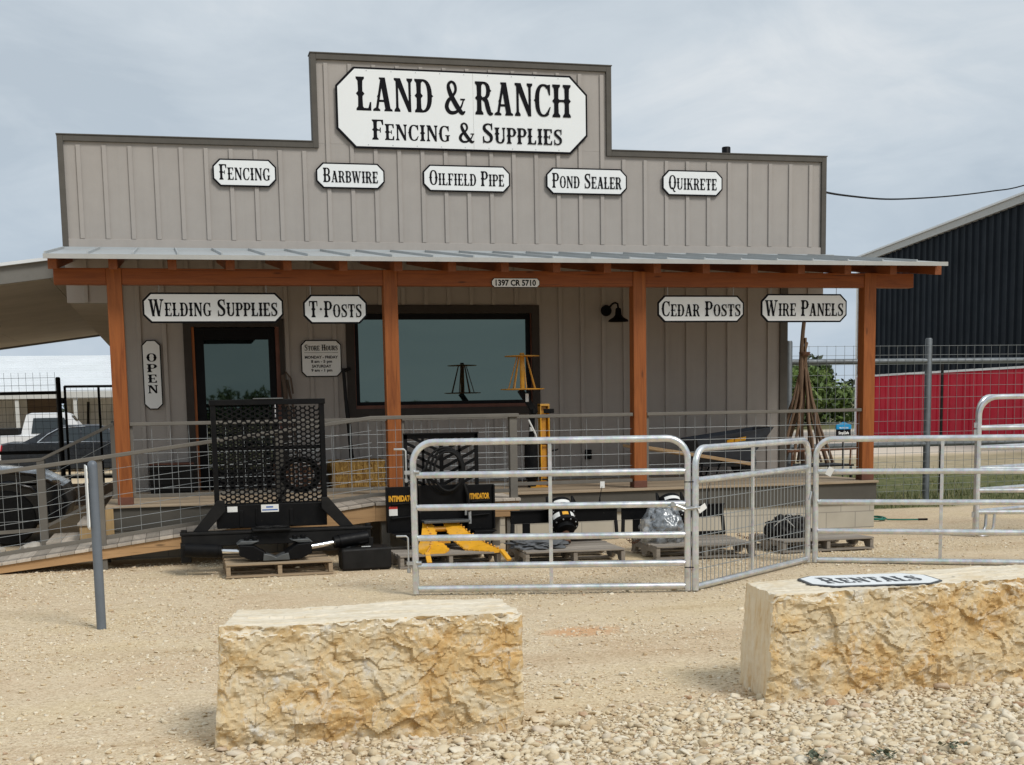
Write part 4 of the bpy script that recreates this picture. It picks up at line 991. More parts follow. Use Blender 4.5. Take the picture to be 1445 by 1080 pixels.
# ------------------------------------------------------------------ black grapple attachment with expanded-metal guard
gs = thing('grapple_attachment', 'large black skid steer attachment with expanded metal guard and hydraulic claw', 'machine attachment', (.93, -4.1, 0))
gy = -3.98; GX0, GX1, GZ0, GZ1 = .385, 1.515, .66, 1.705
mb = MB()
mb.box(GX0, GX0 + .05, gy - .05, gy + .03, GZ0, GZ1 - .05); mb.box(GX1 - .05, GX1, gy - .05, gy + .03, GZ0, GZ1 - .05); mb.box(GX0 - .01, GX1 + .01, gy - .06, gy + .08, GZ1 - .055, GZ1); mb.box(GX0 + .05, GX1 - .05, gy + .0, gy + .03, 1.20, 1.235)
mb.box(GX0 + .42, GX0 + .72, gy - .07, gy - .0, GZ1 - .0, GZ1 + .012, 1)
mb.build('guard_frame', ['black_steel', 'plate_grey'], gs, bevel=.004)
mb = MB()
cw, ch_ = .091, .0475; yv = gy - .02; nx_ = int((GX1 - GX0 - .10) / cw); nz_ = int((GZ1 - GZ0 - .06) / ch_)
x0_ = GX0 + .05; z0_ = GZ0
for j in range(nz_ * 2 + 1):
    z = z0_ + j * ch_ / 2; off = 0 if j % 2 == 0 else cw / 2
    i = -1
    while True:
        a = x0_ + off + i * cw; i += 1
        if a > GX1 - .05: break
        p, q = a + cw * .34, a + cw * .66
        if p < x0_ or q > GX1 - .045: continue
        mb.bar((p, yv, z), (q, yv, z), .018, .017)
        if z + ch_ / 2 < GZ1 - .06:
            mb.bar((q, yv, z), (q + cw * .18, yv, z + ch_ / 2), .016, .016, up=(0, 1, 0)); mb.bar((p, yv, z), (p - cw * .18, yv, z + ch_ / 2), .016, .016, up=(0, 1, 0))
mb.build('expanded_mesh', 'black_steel', gs, recalc=False)
mb = MB(); mb.box(.40, 1.50, -4.08, -3.80, .42, .655); mb.box(.62, .66, -4.092, -4.08, .43, .60); mb.box(1.12, 1.16, -4.092, -4.08, .43, .60); mb.box(.78, .80, -4.09, -4.08, .45, .62); mb.build('rear_box', 'black_steel', gs, bevel=.006)
mb = MB()
mb.box(.03, 1.93, -4.32, -4.12, .385, .41); mb.box(.05, 1.91, -4.31, -4.13, .27, .384, 0)
mb.box(.03, .13, -4.34, -4.10, .12, .30); mb.box(1.83, 1.93, -4.34, -4.10, .16, .30)
for x in (.07, 1.89): mb.lathe([(.03, .12), (.03, .44)], (x, -4.27, 0), 12)
mb.build('crossbeam', 'black_worn', gs, bevel=.005)
for sx in (0, 1):
    mb = MB(); P = [(.16, .41), (.30, .41), (.48, .60), (.48, .71), (.41, .71)]
    if sx: P = [(1.93 - .03 - (u - .0) + .02, v) for u, v in P]
    mb.prism(P, 'y', -4.17, -4.13); mb.build('brace', 'black_worn', gs, bevel=.004)
for (a, b, c) in (((.075, -4.42, .255), (.385, -4.46, .235), (.60, -4.50, .225)), ((1.86, -4.40, .31), (1.57, -4.45, .28), (1.28, -4.50, .245))):
    mb = MB(); mb.tube([a, b], .068, 20); mb.tube([Vector(b), Vector(b) + (Vector(c) - Vector(b)) * .18], .06, 20); cyl = mb.build('cylinder', 'black_steel', gs, smooth=True)
    mb = MB(); mb.tube([b, c], .026, 14); mb.build('rod', 'chrome', cyl, smooth=True)
mb = MB()
# claw: two jaws closing on a notched block
P1 = [(.58, .20), (.70, .145), (.90, .145), (.83, .22), (.72, .29), (.58, .30)]
for Q in (P1, [(1.86 - u, v) for u, v in P1]): mb.prism(Q, 'y', -4.66, -4.42)
mb.prism([(.56, .30), (.70, .30), (.78, .33), (.60, .335)], 'y', -4.60, -4.40, 1); mb.prism([(1.30, .30), (1.16, .30), (1.08, .33), (1.26, .335)], 'y', -4.60, -4.40, 1)
mb.prism([(.80, .145), (1.06, .145), (1.05, .215), (.98, .20), (.93, .175), (.88, .20), (.81, .215)], 'y', -4.69, -4.5, 1)
for x in (.66, .74, 1.13, 1.21): mb.lathe([(.028, .30), (.028, .37)], (x, -4.50, 0), 10)
mb.build('claw', ['black_steel', 'plate_grey'], gs, bevel=.006)
mb = MB(); mb.box(.73, 1.11, -4.40, -4.10, .411, .425)
for cx in (.86, 1.0): mb.tube([(cx + .09 * math.cos(q), -4.25 + .07 * math.sin(q), .437) for q in [2 * math.pi * k / 16 for k in range(16)]], .008, 6, closed=True)
mb.build('pivot_plate', 'black_worn', gs, bevel=.002)
for (x, z, w_, h_, mt) in ((.425, .59, .055, .05, 'sticker_blue'), (.505, .585, .10, .055, 'paper'), (.84, .575, .175, .075, 'paper')):
    mb = MB(); mb.box(x, x + w_, -4.083, -4.0805, z, z + h_); dcl = mb.build('decal', mt, gs)
mb = MB(); mb.box(.85, 1.005, -4.0845, -4.0835, .59, .602); mb.box(.89, .96, -4.0845, -4.0835, .618, .632); mb.build('decal_lettering', 'sticker_blue', gs)
mb = MB()
for k in range(3): mb.tube([(1.27 + (.20 - .02 * k) * math.cos(q), -3.84 + .025 * k, .93 + (.17 - .012 * k) * math.sin(q)) for q in [2 * math.pi * j / 28 for j in range(28)]], .014, 8, closed=True)
mb.tube([(1.12, -3.86, .80), (1.05, -3.88, .70), (1.02, -3.9, .64)], .014, 8); mb.build('hydraulic_hose', 'rubber', gs, smooth=True)
# black box on the gravel
t = thing('fuel_tank', 'black steel box tank with filler cap on the gravel beside the pallet', 'tank', (1.82, -4.42, 0))
mb = MB(at(0, 0, 0, 0)); mb.prism([(1.575, 0), (2.07, .005), (2.07, .225), (1.575, .215)], 'y', -4.62, -4.30); mb.build('body', 'black_worn', t, bevel=.02)
mb = MB(); mb.lathe([(.04, .21), (.04, .235), (.028, .24), (.028, .265)], (1.66, -4.42, 0), 14); mb.lathe([(.03, .21), (.03, .29)], (1.72, -4.38, 0), 6); mb.build('filler_cap', 'plate_grey', t, bevel=.002)
mb = MB(); mb.box(1.79, 1.88, -4.50, -4.46, .2215, .2245); mb.build('decal', 'paper', t)

# ------------------------------------------------------------------ black puller attachment with yellow jaws
ip = thing('puller_attachment', 'black skid steer attachment with yellow toothed jaws and slatted guard', 'machine attachment', (2.72, -4.0, 0))
py = -3.92
for a, b in ((2.135, 2.50), (2.985, 3.30)):
    mb = MB(); mb.box(a, b, py, py + .03, .30, .775); mb.box(a, a + .02, py - .05, py, .30, .775); mb.box(b - .02, b, py - .03, py, .31, .77)
    mb.prism([(a + .06, .585), (b - .06, .60), (b - .06, .612), (a + .06, .602)], 'y', py - .03, py); mb.prism([(a + .05, .44), (b - .06, .455), (b - .06, .468), (a + .05, .455)], 'y', py - .03, py)
    mb.build('side_plate', 'black_steel', ip, bevel=.004)
mb = MB(); mb.prism([(2.16, .30), (2.40, .30), (2.50, .14), (2.46, .14)], 'y', py - .2, py + .02); mb.prism([(3.28, .30), (3.04, .30), (2.98, .16), (3.02, .16)], 'y', py - .2, py + .02)
mb.box(2.46, 3.02, py + .02, py + .08, .16, .78); mb.box(2.5, 2.99, py - .20, py - .0, .395, .42, 1); mb.build('back_plate', ['black_steel', 'plate_grey'], ip, bevel=.003)
mb = MB(); a, b, z0, z1, yy = 2.35, 3.145, .70, 1.315, py + .05
mb.box(a, a + .035, yy, yy + .04, z0, z1); mb.box(b - .035, b, yy, yy + .04, z0, z1); mb.box(a, b, yy - .04, yy + .06, z1, z1 + .012); mb.box(a, b, yy, yy + .04, z1 - .045, z1)
m_ = (a + b) / 2; mb.box(m_ - .02, m_ + .02, yy + .002, yy + .035, z0, z1 - .04); mb.box(a + .19, a + .215, yy + .003, yy + .034, z0, z1 - .04); mb.box(b - .215, b - .19, yy + .003, yy + .034, z0, z1 - .04)
k = z0 - .1
while k < z1:
    for s_ in (-1, 1):
        o_ = m_ + s_ * (b - a) / 2 * .96; zz = k + .19
        if zz < z1 + .12:
            t1 = 1.0 if zz < z1 - .03 else max(0, (z1 - .03 - k) / .19)
            if t1 > .05 and k > z0 - .05: mb.bar((m_, yy + .018, k), (lerp(m_, o_, t1), yy + .018, lerp(k, zz, t1)), .03, .03, up=(0, 0, 1))
    k += .088
mb.build('slatted_guard', 'black_steel', ip)
mb = MB()
for k in range(3): mb.tube([(2.76 + (.205 - .028 * k) * math.cos(q) + .01 * k, py - .07 - .03 * k, .93 + (.245 - .02 * k) * math.sin(q)) for q in [2 * math.pi * j / 30 for j in range(30)]], .013, 8, closed=True)
mb.tube([(2.55, py - .1, .98), (2.45, py - .12, .86), (2.43, py - .1, .62), (2.47, py - .12, .50)], .015, 8); mb.tube([(2.95, py - .1, .80), (2.99, py - .12, .66), (3.0, py - .1, .5)], .015, 8)
mb.build('hydraulic_hose', 'rubber', ip, smooth=True)
for s_ in (0, 1):
    mb = MB()
    if s_ == 0:
        top = [(2.515, -4.02, .40), (2.565, -4.18, .27), (2.50, -4.42, .17), (2.43, -4.62, .145)]; inn = [(2.60, -4.02, .40), (2.63, -4.18, .25), (2.70, -4.40, .15), (2.60, -4.62, .137)]
        out_ = [(2.50, -4.02, .40), (2.45, -4.18, .25), (2.36, -4.40, .15), (2.38, -4.62, .137)]
    else:
        top = [(2.86, -4.02, .40), (2.95, -4.18, .30), (3.08, -4.42, .20), (3.19, -4.66, .145)]; inn = [(2.72, -4.02, .40), (2.76, -4.18, .25), (2.86, -4.42, .15), (3.08, -4.64, .137)]
        out_ = [(2.87, -4.02, .40), (3.0, -4.18, .25), (3.13, -4.42, .15), (3.22, -4.64, .137)]
    rings = []
    for t_, i_, o_ in zip(top, inn, out_):
        t_, i_, o_ = Vector(t_), Vector(i_), Vector(o_); dn = Vector((0, 0, -.02)); rings.append([i_, t_, o_, o_ + dn, t_ + dn * .6 + Vector((0, 0, -.012)), i_ + dn])
    mb.loft(rings)
    n = 15
    for k in range(n):
        f = k / (n - 1) * (len(top) - 1.001); i_ = int(f); p = Vector(top[i_]).lerp(Vector(top[i_ + 1]), f - i_); mb.tube([p + Vector((0, .008, .008)), p + Vector((0, -.004, .012))], [.012, .009], 8, 1)
        q = Vector(inn[i_]).lerp(Vector(inn[i_ + 1]), f - i_); mb.tube([q + Vector((.0, .008, -.006)), q + Vector((0, -.006, -.006))], [.011, .011], 6)
    p = Vector(top[-1]); d_ = Vector((.0 if s_ == 0 else .05, -.12, -.09)); mb.bar(p, p + d_, .05, .025, 0)
    mb.build('jaw', ['yellow', 'yellow_dark'], ip, bevel=.002)
mb = MB(); mb.tube([(2.50, -4.05, .33), (2.86, -4.05, .33)], .03, 10); mb.box(2.62, 2.74, -4.28, -4.04, .2, .24); mb.build('jaw_pivot', 'yellow_dark', ip)
for x0_, x1_, txt in ((2.165, 2.455, 'INTIMIDATOR'), (3.0, 3.245, 'INTIMIDATOR')):
    mb = MB(); put_sans(mb, txt, lambda x, z, l: (x, py - .0515 - l if x < 2.6 else py - .031 - l, z), x1_ - x0_, .06, (x0_ + x1_) / 2, .625, .001, bold=.045)
    yb = py - .051 if x0_ < 2.6 else py - .031
    mb.v = [Vector((p.x, yb + .049 if x0_ < 2.6 else yb + .029, p.z)) for p in mb.v]
    mb.build('lettering', 'yellow', ip, recalc=False)
mb = MB(); mb.box(2.165, 2.255, py - .003, py - .0005, .475, .57); lb = mb.build('warning_label', 'paper', ip)
mb = MB(); mb.box(2.165, 2.255, py - .0045, py - .0032, .545, .57); mb.build('label_header', 'sticker_red', lb)
mb = MB(); mb.tube([(3.01, py - .08, .50), (3.01, py - .08, .37)], .018, 8); mb.tube([(2.975, py - .06, .54), (2.975, py - .06, .46)], .016, 8); mb.build('coupler', 'zinc', ip, smooth=True)

# ------------------------------------------------------------------ auger drives in frames
def frame_box(mb, x0, x1, y0, y1, zt, leg_w=.035, band=.13):
    mb.box(x0, x1, y0, y0 + .02, zt - band, zt); mb.box(x0, x1, y0 - .03, y0 + .03, zt, zt + .012)
    for x in (x0, x1 - leg_w):
        mb.bar((x + leg_w / 2, y0, zt - band), (x + leg_w / 2 - (.02 if x == x0 else -.0), y1, .16), leg_w, .03, up=(0, 1, 0))
    mb.box(x0, x1, y1 - .01, y1 + .03, .145, .19)
a1 = thing('auger_drive', 'black auger drive head hanging in a mount frame on its pallet', 'machine attachment', (4.05, -4.3, .14))
mb = MB(); frame_box(mb, 3.45, 4.64, -4.02, -4.06, .475); mb.box(3.58, 3.66, -4.03, -4.0, .15, .35); mb.build('mount_frame', 'black_steel', a1, bevel=.004)
mb = MB(Matrix.Translation((3.97, -4.14, .47)) @ Matrix.Rotation(R(46), 4, 'X'))
prof = [(.06, .12), (.13, .10), (.135, -.02), (.15, -.03), (.15, -.06), (.125, -.08), (.125, -.16), (.15, -.17), (.15, -.20), (.10, -.215), (.10, -.26), (.055, -.27)]
mb.lathe(prof, (0, 0, 0), 24, 'y'); mb.build('motor_housing', 'black_steel', a1, smooth=True)
MXd = Matrix.Translation((3.97, -4.14, .47)) @ Matrix.Rotation(R(46), 4, 'X')
mb = MB(MXd)
for k in range(10):
    q = 2 * math.pi * k / 10; mb.lathe([(.009, -.072), (.009, -.062)], (.137 * math.cos(q), 0, .137 * math.sin(q)), 6, 'y'); mb.lathe([(.009, -.212), (.009, -.20)], (.13 * math.cos(q), 0, .13 * math.sin(q)), 6, 'y')
mb.build('bolt_ring', 'zinc', a1)
def band_patch(mb, r, a0, a1_, y0, y1, n=8):
    for k in range(n):
        q, w_ = R(lerp(a0, a1_, k / n)), R(lerp(a0, a1_, (k + 1) / n)); mb.add([(r * math.cos(q), y0, r * math.sin(q)), (r * math.cos(w_), y0, r * math.sin(w_)), (r * math.cos(w_), y1, r * math.sin(w_)), (r * math.cos(q), y1, r * math.sin(q))], [(0, 1, 2, 3)])
mb = MB(MXd)
for q in ((20, 62), (118, 160)): mb = MB(MXd); band_patch(mb, .1275, *q, -.15, -.09); mb.build('decal', 'paper', a1)
mb = MB(MXd); band_patch(mb, .1345, 50, 130, .02, .06); mb.build('decal', 'paper', a1)
mb = MB(MXd); band_patch(mb, .1278, 75, 105, -.14, -.10); mb.build('emblem', 'yellow', a1)
mb = MB(Matrix.Translation((3.97, -4.14, .47)) @ Matrix.Rotation(R(46), 4, 'X')); mb.tube([(.0, -.22, -.02), (0, -.31, -.03), (0, -.40, -.03)], [.05, .035, .032], 12); mb.build('output_shaft', 'rust', a1, smooth=True)
mb = MB()
for x in (3.83, 4.11): mb.tube([(x, -4.12, .50), (x + .01, -4.06, .62), (x + .05, -4.02, .56), (x + .06, -4.0, .45)], .014, 8)
mb.build('hydraulic_hose', 'rubber', a1, smooth=True)
mb = MB(); mb.tube([(4.44, -4.02, .48), (4.445, -4.02, .60), (4.47, -4.02, .72)], [.02, .006, .003], 8); mb.build('handle', 'rubber', a1, smooth=True)
mb = MB(); mb.box(4.45, 4.50, -4.022, -4.020, .70, .77); o = mb.build('price_tag', 'paper'); tag(o, 'small white tag on a wire standing up from the bare auger drive', 'tag')
def crumple(name, label, c, s_, mat, cat, seed, amp=.25, parts=None):
    bm = bmesh.new(); bmesh.ops.create_icosphere(bm, subdivisions=5, radius=1)
    for v in bm.verts:
        q = v.co + Vector((seed, 0, 0)); r = 1 + amp * (abs(noise.noise(q * 2.1)) * 1.2 - .3) + amp * .4 * (1 - 2 * abs(noise.noise(q * 5))) * .6 + .04 * noise.noise(q * 11)
        p = v.co * r; v.co = Vector((p.x * s_[0], p.y * s_[1], max(p.z, -.55) * s_[2]))
    me = bpy.data.meshes.new(name); bm.to_mesh(me); bm.free(); me.materials.append(MATS[mat]); me.shade_smooth()
    o = bpy.data.objects.new(name, me); COL.objects.link(o); o.location = c
    return tag(o, label, cat) if label else o
crumple('cover_bag', 'folded dark grey fabric bag lying on the auger pallet', (3.60, -4.52, .175), (.27, .24, .065), 'grey_fabric', 'bag', 2.0, .5)
a2 = dup(a1, (5.29, -4.3, .14), 'black auger drive beside a clear plastic wrap on the middle of three right pallets')
a2['group'] = a1['group'] = 'auger drives on pallets'
for c in a2.children:
    if c.name.startswith(('handle', 'decal', 'emblem')): pass
# clear plastic wrap
s = NT('plastic_wrap')
gl = s.n('ShaderNodeBsdfGlossy'); gl.inputs['Roughness'].default_value = .3; gl.inputs[0].default_value = (.9, .93, .95, 1)
tr = s.n('ShaderNodeBsdfTransparent'); df = s.n('ShaderNodeBsdfDiffuse'); df.inputs[0].default_value = (.30, .32, .34, 1)
m1 = s.n('ShaderNodeMixShader'); m2 = s.n('ShaderNodeMixShader'); s.l(s.mr(s.noise(9, 4, .6, None, 1.5), .4, .65, .10, .75), m1.inputs[0]); s.l(tr.outputs[0], m1.inputs[1]); s.l(df.outputs[0], m1.inputs[2])
bn = s.n('ShaderNodeBump'); bn.inputs['Strength'].default_value = .35; bn.inputs['Distance'].default_value = .03; s.l(s.noise(5, 3, .5, None, 1.5), bn.inputs['Height']); s.l(bn.outputs[0], gl.inputs['Normal'])
m2.inputs[0].default_value = .16; s.l(m1.outputs[0], m2.inputs[1]); s.l(gl.outputs[0], m2.inputs[2]); s.l(m2.outputs[0], s.out.inputs[0]); MATS['plastic_wrap'] = s.m
crumple('plastic_bag', 'crumpled clear plastic wrap around parts on the middle right pallet', (4.98, -4.50, .26), (.235, .23, .255), 'plastic_wrap', 'bag', 5.0, .3)
t = crumple('wrapped_parts', 'grey metal part inside the clear plastic wrap', (5.0, -4.46, .24), (.15, .15, .17), 'plate_grey', 'machine part', 8.0, .3)
t = crumple('parts_bag', 'black plastic bag of parts on the reddish pallet by the porch end', (6.46, -4.42, .185), (.22, .20, .17), 'black_worn', 'bag', 12.0, .45)
mb = MB()
for k in range(4): x = 6.24 + .055 * k; mb.bar((x, -4.55, .26 + .04 * k), (x + .05, -4.6, .33 + .02 * k), .03, .004)
mb.bar((6.36, -4.60, .33), (6.44, -4.605, .25), .05, .004); o = mb.build('paper_strips', 'paper'); o.parent = t; o.location = -t.location
o.name = 'label_strip'
mb = MB()
for a_, b_ in ((4.66, 4.80), (5.92, 6.16)):
    n = 9
    for k in range(n):
        f = (k + .5) / n; x = lerp(a_, b_, f); z = .17 - .05 * math.sin(f * math.pi); r_ = .012
        mb.tube([(x + 1.5 * r_ * math.cos(q), -4.3 + (r_ * math.sin(q) if k % 2 else 0), z + (0 if k % 2 else r_ * math.sin(q))) for q in [2 * math.pi * j / 8 for j in range(8)]], .004, 5, closed=True)
    if a_ < 5:
        o = mb.build('chain', 'rust'); tag(o, 'rusty chain between the bare auger drive and the plastic-wrapped one', 'chain'); mb = MB()
o = mb.build('chain', 'rust'); tag(o, 'rusty chain between the plastic-wrapped auger and the black parts bag', 'chain')

# ------------------------------------------------------------------ things standing on the porch
def straw_bale(label, x0, x1, y0, y1, z0, z1, seed, mat='straw'):
    bm = bmesh.new(); bmesh.ops.create_cube(bm, size=1); bmesh.ops.subdivide_edges(bm, edges=bm.edges, cuts=22, use_grid_fill=True)
    c = Vector(((x0 + x1) / 2, (y0 + y1) / 2, z0))
    for v in bm.verts:
        p = v.co; q = Vector((p.x * 14 + seed, p.y * 14, p.z * 2.4)); a = .022 * noise.noise(q) + .014 * noise.noise(q * 2.6)
        n = Vector((p.x if abs(p.x) > .49 else 0, p.y if abs(p.y) > .49 else 0, p.z if abs(p.z) > .49 else 0))
        v.co = Vector((p.x * (x1 - x0), p.y * (y1 - y0), (p.z + .5) * (z1 - z0))) + n * a * 2
    me = bpy.data.meshes.new('cedar_bale'); bm.to_mesh(me); bm.free(); me.materials.append(MATS[mat]); me.shade_smooth()
    o = bpy.data.objects.new('straw_bale', me); COL.objects.link(o); o.location = c
    tag(o, label, 'bale', 'bales along the store wall')
    mb = MB()
    for f in (.3, .7): 
        x = lerp(x0, x1, f); mb.tube([(x, y0 - .012, z0 + .01), (x, y0 - .014, z1 + .006), (x, y1, z1 + .012)], .004, 5)
    tw = mb.build('twine', 'handle_wood'); tw.parent = o; tw.location = -c
straw_bale('golden straw bale against the wall below the window corner', 1.965, 2.64, -.62, -.12, DK, .93, 1.0)
straw_bale('dark weathered straw bale behind the black expanded metal guard', 1.27, 1.85, -.62, -.12, DK, .92, 6.0, 'straw_dark')
t = thing('storage_crate', 'dark wooden crate on the porch left of the door', 'crate', (-.02, -.30, DK))
mb = MB(); mb.box(-.285, .24, -.50, -.12, DK, .94); mb.build('body', 'dark_interior', t, bevel=.004)
mb = MB()
for k in range(4): z = DK + .02 + .088 * k; mb.box(-.29, .245, -.515, -.50, z, z + .07)
mb.build('slat', 'black_worn', t, bevel=.003)
mb = MB(); mb.box(-.295, .25, -.52, -.11, .94, .955); mb.build('lid', 'jamb_red', t)
def stick(mb, p, q, r0, r1, wob=.02, n=9, seg=7):
    p, q = Vector(p), Vector(q); pts = []; rs = []
    for k in range(n):
        f = k / (n - 1); pts.append(p.lerp(q, f) + Vector((rnd(-wob, wob), rnd(-wob, wob), 0)) * (1 if 0 < k < n - 1 else .3)); rs.append(lerp(r0, r1, f) * rnd(.85, 1.15))
    mb.tube(pts, rs, seg)
mb = MB(); stick(mb, (2.30, -.22, DK), (2.215, -.06, 2.12), .030, .026, .008); stick(mb, (2.20, -.06, 2.08), (2.31, -.06, 2.115), .022, .02, .002, 4)
tag(mb.build('digging_bar', 'black_worn', smooth=True), 'dark iron digging bar leaning beside the window trim', 'tool')
mb = MB(); stick(mb, (1.58, -.30, DK), (1.43, -.05, 2.04), .02, .03, .02); stick(mb, (1.64, -.28, DK), (1.49, -.06, 1.98), .02, .014, .02); mb.tube([(1.43, -.05, 2.0), (1.47, -.07, 2.08), (1.53, -.07, 2.0), (1.55, -.1, 1.8)], .012, 6)
tag(mb.build('cedar_branch', 'bark', smooth=True), 'crooked cedar branches leaning at the door jamb', 'branch')
# wire spool on a post puller stand
t = thing('wire_spool_stand', 'yellow cone-shaped wire spool holder on a black arm', 'tool', (4.45, -1.7, DK)); sx, sy = 4.205, -1.70
mb = MB(); mb.lathe([(.21, 1.785), (.27, 1.79), (.27, 1.80), (.05, 1.806)], (sx, sy, 0), 32); mb.lathe([(.215, 2.19), (.215, 2.20), (.03, 2.21), (.028, 2.235)], (sx, sy, 0), 32); mb.build('spool_plate', 'yellow_dark', t, smooth=True)
mb = MB(); mb.tube([(sx, sy, 1.80), (sx, sy, 2.2)], .030, 12); mb.build('spindle', 'yellow', t, smooth=True)
mb = MB()
for k in range(7):
    q = 2 * math.pi * (k + .3) / 7; mb.tube([(sx + .17 * math.cos(q), sy + .17 * math.sin(q), 1.80), (sx + .06 * math.cos(q), sy + .06 * math.sin(q), 2.195)], .007, 6)
mb.build('cage_rod', 'yellow_dark', t)
mb = MB(); mb.bar((sx - .03, sy, 1.785), (sx + .16, sy, 1.50), .07, .07); mb.bar((sx + .12, sy, 1.53), (sx + .10, sy, 1.10), .06, .06); mb.tube([(sx + .02, sy - .01, 1.16), (sx + .10, sy - .01, 1.16), (sx + .16, sy, 1.16)], .02, 8)
mb.lathe([(.02, 1.17), (.085, 1.15), (.09, .80), (.085, .72), (.06, .66), (.05, DK)], (sx + .10, sy, 0), 16); mb.lathe([(.02, 1.55), (.03, 1.5), (.02, 1.45)], (sx + .13, sy - .04, 0), 8)
for z in (.68, 1.12): mb.tube([(sx - .14, sy - .03, z), (sx + .36, sy - .03, z)], .012, 6)
mb.build('pump_body', 'black_steel', t, bevel=.003)
mb = MB(); mb.box(sx + .02, sx + .06, sy - .065, sy - .06, 1.64, 1.74); mb.box(sx + .07, sx + .115, sy - .05, sy - .045, 1.28, 1.33); mb.tube([(sx + .05, sy - .08, 1.42), (sx + .13, sy - .09, 1.25), (sx + .16, sy - .08, 1.15)], .012, 6); mb.build('decal', 'paper', t)
t = thing('post_puller', 'yellow square steel column with a black bracket near its top', 'tool', (4.46, -1.62, DK)); cx = 4.475
mb = MB(); mb.box(cx - .06, cx - .045, -1.74, -1.62, DK, 1.605); mb.box(cx + .045, cx + .06, -1.74, -1.62, DK, 1.605); mb.box(cx - .045, cx + .045, -1.64, -1.62, DK, 1.605); mb.box(cx - .06, cx + .06, -1.745, -1.615, 1.585, 1.612); mb.box(cx - .04, cx + .03, -1.69, -1.645, DK, 1.58, 1); mb.build('column', ['yellow', 'yellow_dark'], t, bevel=.003)
mb = MB(); mb.box(cx - .20, cx + .07, -1.78, -1.60, DK, DK + .012); mb.box(cx - .20, cx - .06, -1.72, -1.64, DK + .013, DK + .10); mb.build('foot', 'yellow', t, bevel=.003)
mb = MB(); mb.box(cx - .02, cx + .11, -1.775, -1.745, 1.495, 1.55); mb.tube([(cx + .05, -1.76, 1.03), (cx + .16, -1.76, 1.05)], .012, 6); mb.build('bracket', 'black_steel', t, bevel=.004)
# wheelbarrow
t = thing('wheelbarrow', 'black poly wheelbarrow with a tilted tub and wooden handles', 'wheelbarrow', (7.2, -.85, DK))
def tubring(sh, dz, k): 
    return [Vector(p) for p in sh]
outer_top = [(6.69, -1.20, 1.115), (7.82, -1.15, 1.255), (7.82, -.55, 1.255), (6.69, -.50, 1.115)]
outer_bot = [(6.84, -1.03, .74), (7.46, -1.01, .73), (7.46, -.69, .73), (6.84, -.67, .74)]
mid = [(6.755, -1.13, .95), (7.63, -1.10, .99), (7.63, -.60, .99), (6.755, -.57, .95)]
ins = lambda P, k: [Vector(p).lerp(sum((Vector(q) for q in P), Vector()) / 4, k) for p in P]
mb = MB(); mb.loft([[Vector(p) for p in outer_bot], [Vector(p) for p in mid], [Vector(p) for p in outer_top], ins(outer_top, .05), ins(mid, .05), [p + Vector((0, 0, .03)) for p in ins(outer_bot, .05)]])
mb.build('tub', 'poly_black', t, bevel=.03)
Fd, U = Vector((.27, .010, .04)), Vector((0, -.012, .05)); O_ = Vector((7.12, -1.195, 1.045))
mb = MB()
for f0, f1 in ((0, .36), (.40, 1.0)): mb.loft([[O_ + Fd * f0, O_ + Fd * f1, O_ + Fd * f1 + U, O_ + Fd * f0 + U], [O_ + Fd * f0 + Vector((0, .02, 0)), O_ + Fd * f1 + Vector((0, .02, 0)), O_ + Fd * f1 + U + Vector((0, .02, 0)), O_ + Fd * f0 + U + Vector((0, .02, 0))]])
mb.build('decal', 'yellow', t)
for y in (-1.165, -.555):
    mb = MB(); mb.bar((5.92, y - .1 * (1 if y < -1 else -1), 1.035), (6.35, y, .965), .034, .042); mb.bar((6.35, y, .965), (7.52, y + .10 * (1 if y < -1 else -1), .765), .036, .046); mb.build('handle', 'handle_wood', t, bevel=.006)
mb = MB()
for y in (-1.04, -.70):
    mb.tube([(6.85, y, .87), (6.80, y - .02, .62), (6.84, y - .02, .60), (7.02, y, .60), (7.12, y, .86)], .014, 8)
mb.tube([(6.82, -1.05, .64), (6.82, -.69, .64)], .012, 8); mb.build('leg_frame', 'black_steel', t, smooth=True)
mb = MB(); mb.lathe([(.10, -.045), (.17, -.04), (.185, -.02), (.185, .02), (.17, .04), (.10, .045)], (7.50, -.86, DK + .19), 26, 'y'); wh = mb.build('wheel', 'rubber', t, smooth=True)
mb = MB(); mb.lathe([(.09, -.03), (.10, -.02), (.10, .02), (.09, .03)], (7.50, -.86, DK + .19), 18, 'y'); mb.tube([(7.50, -.98, DK + .19), (7.50, -.74, DK + .19)], .012, 8); mb.build('rim', 'plate_grey', wh, smooth=True)
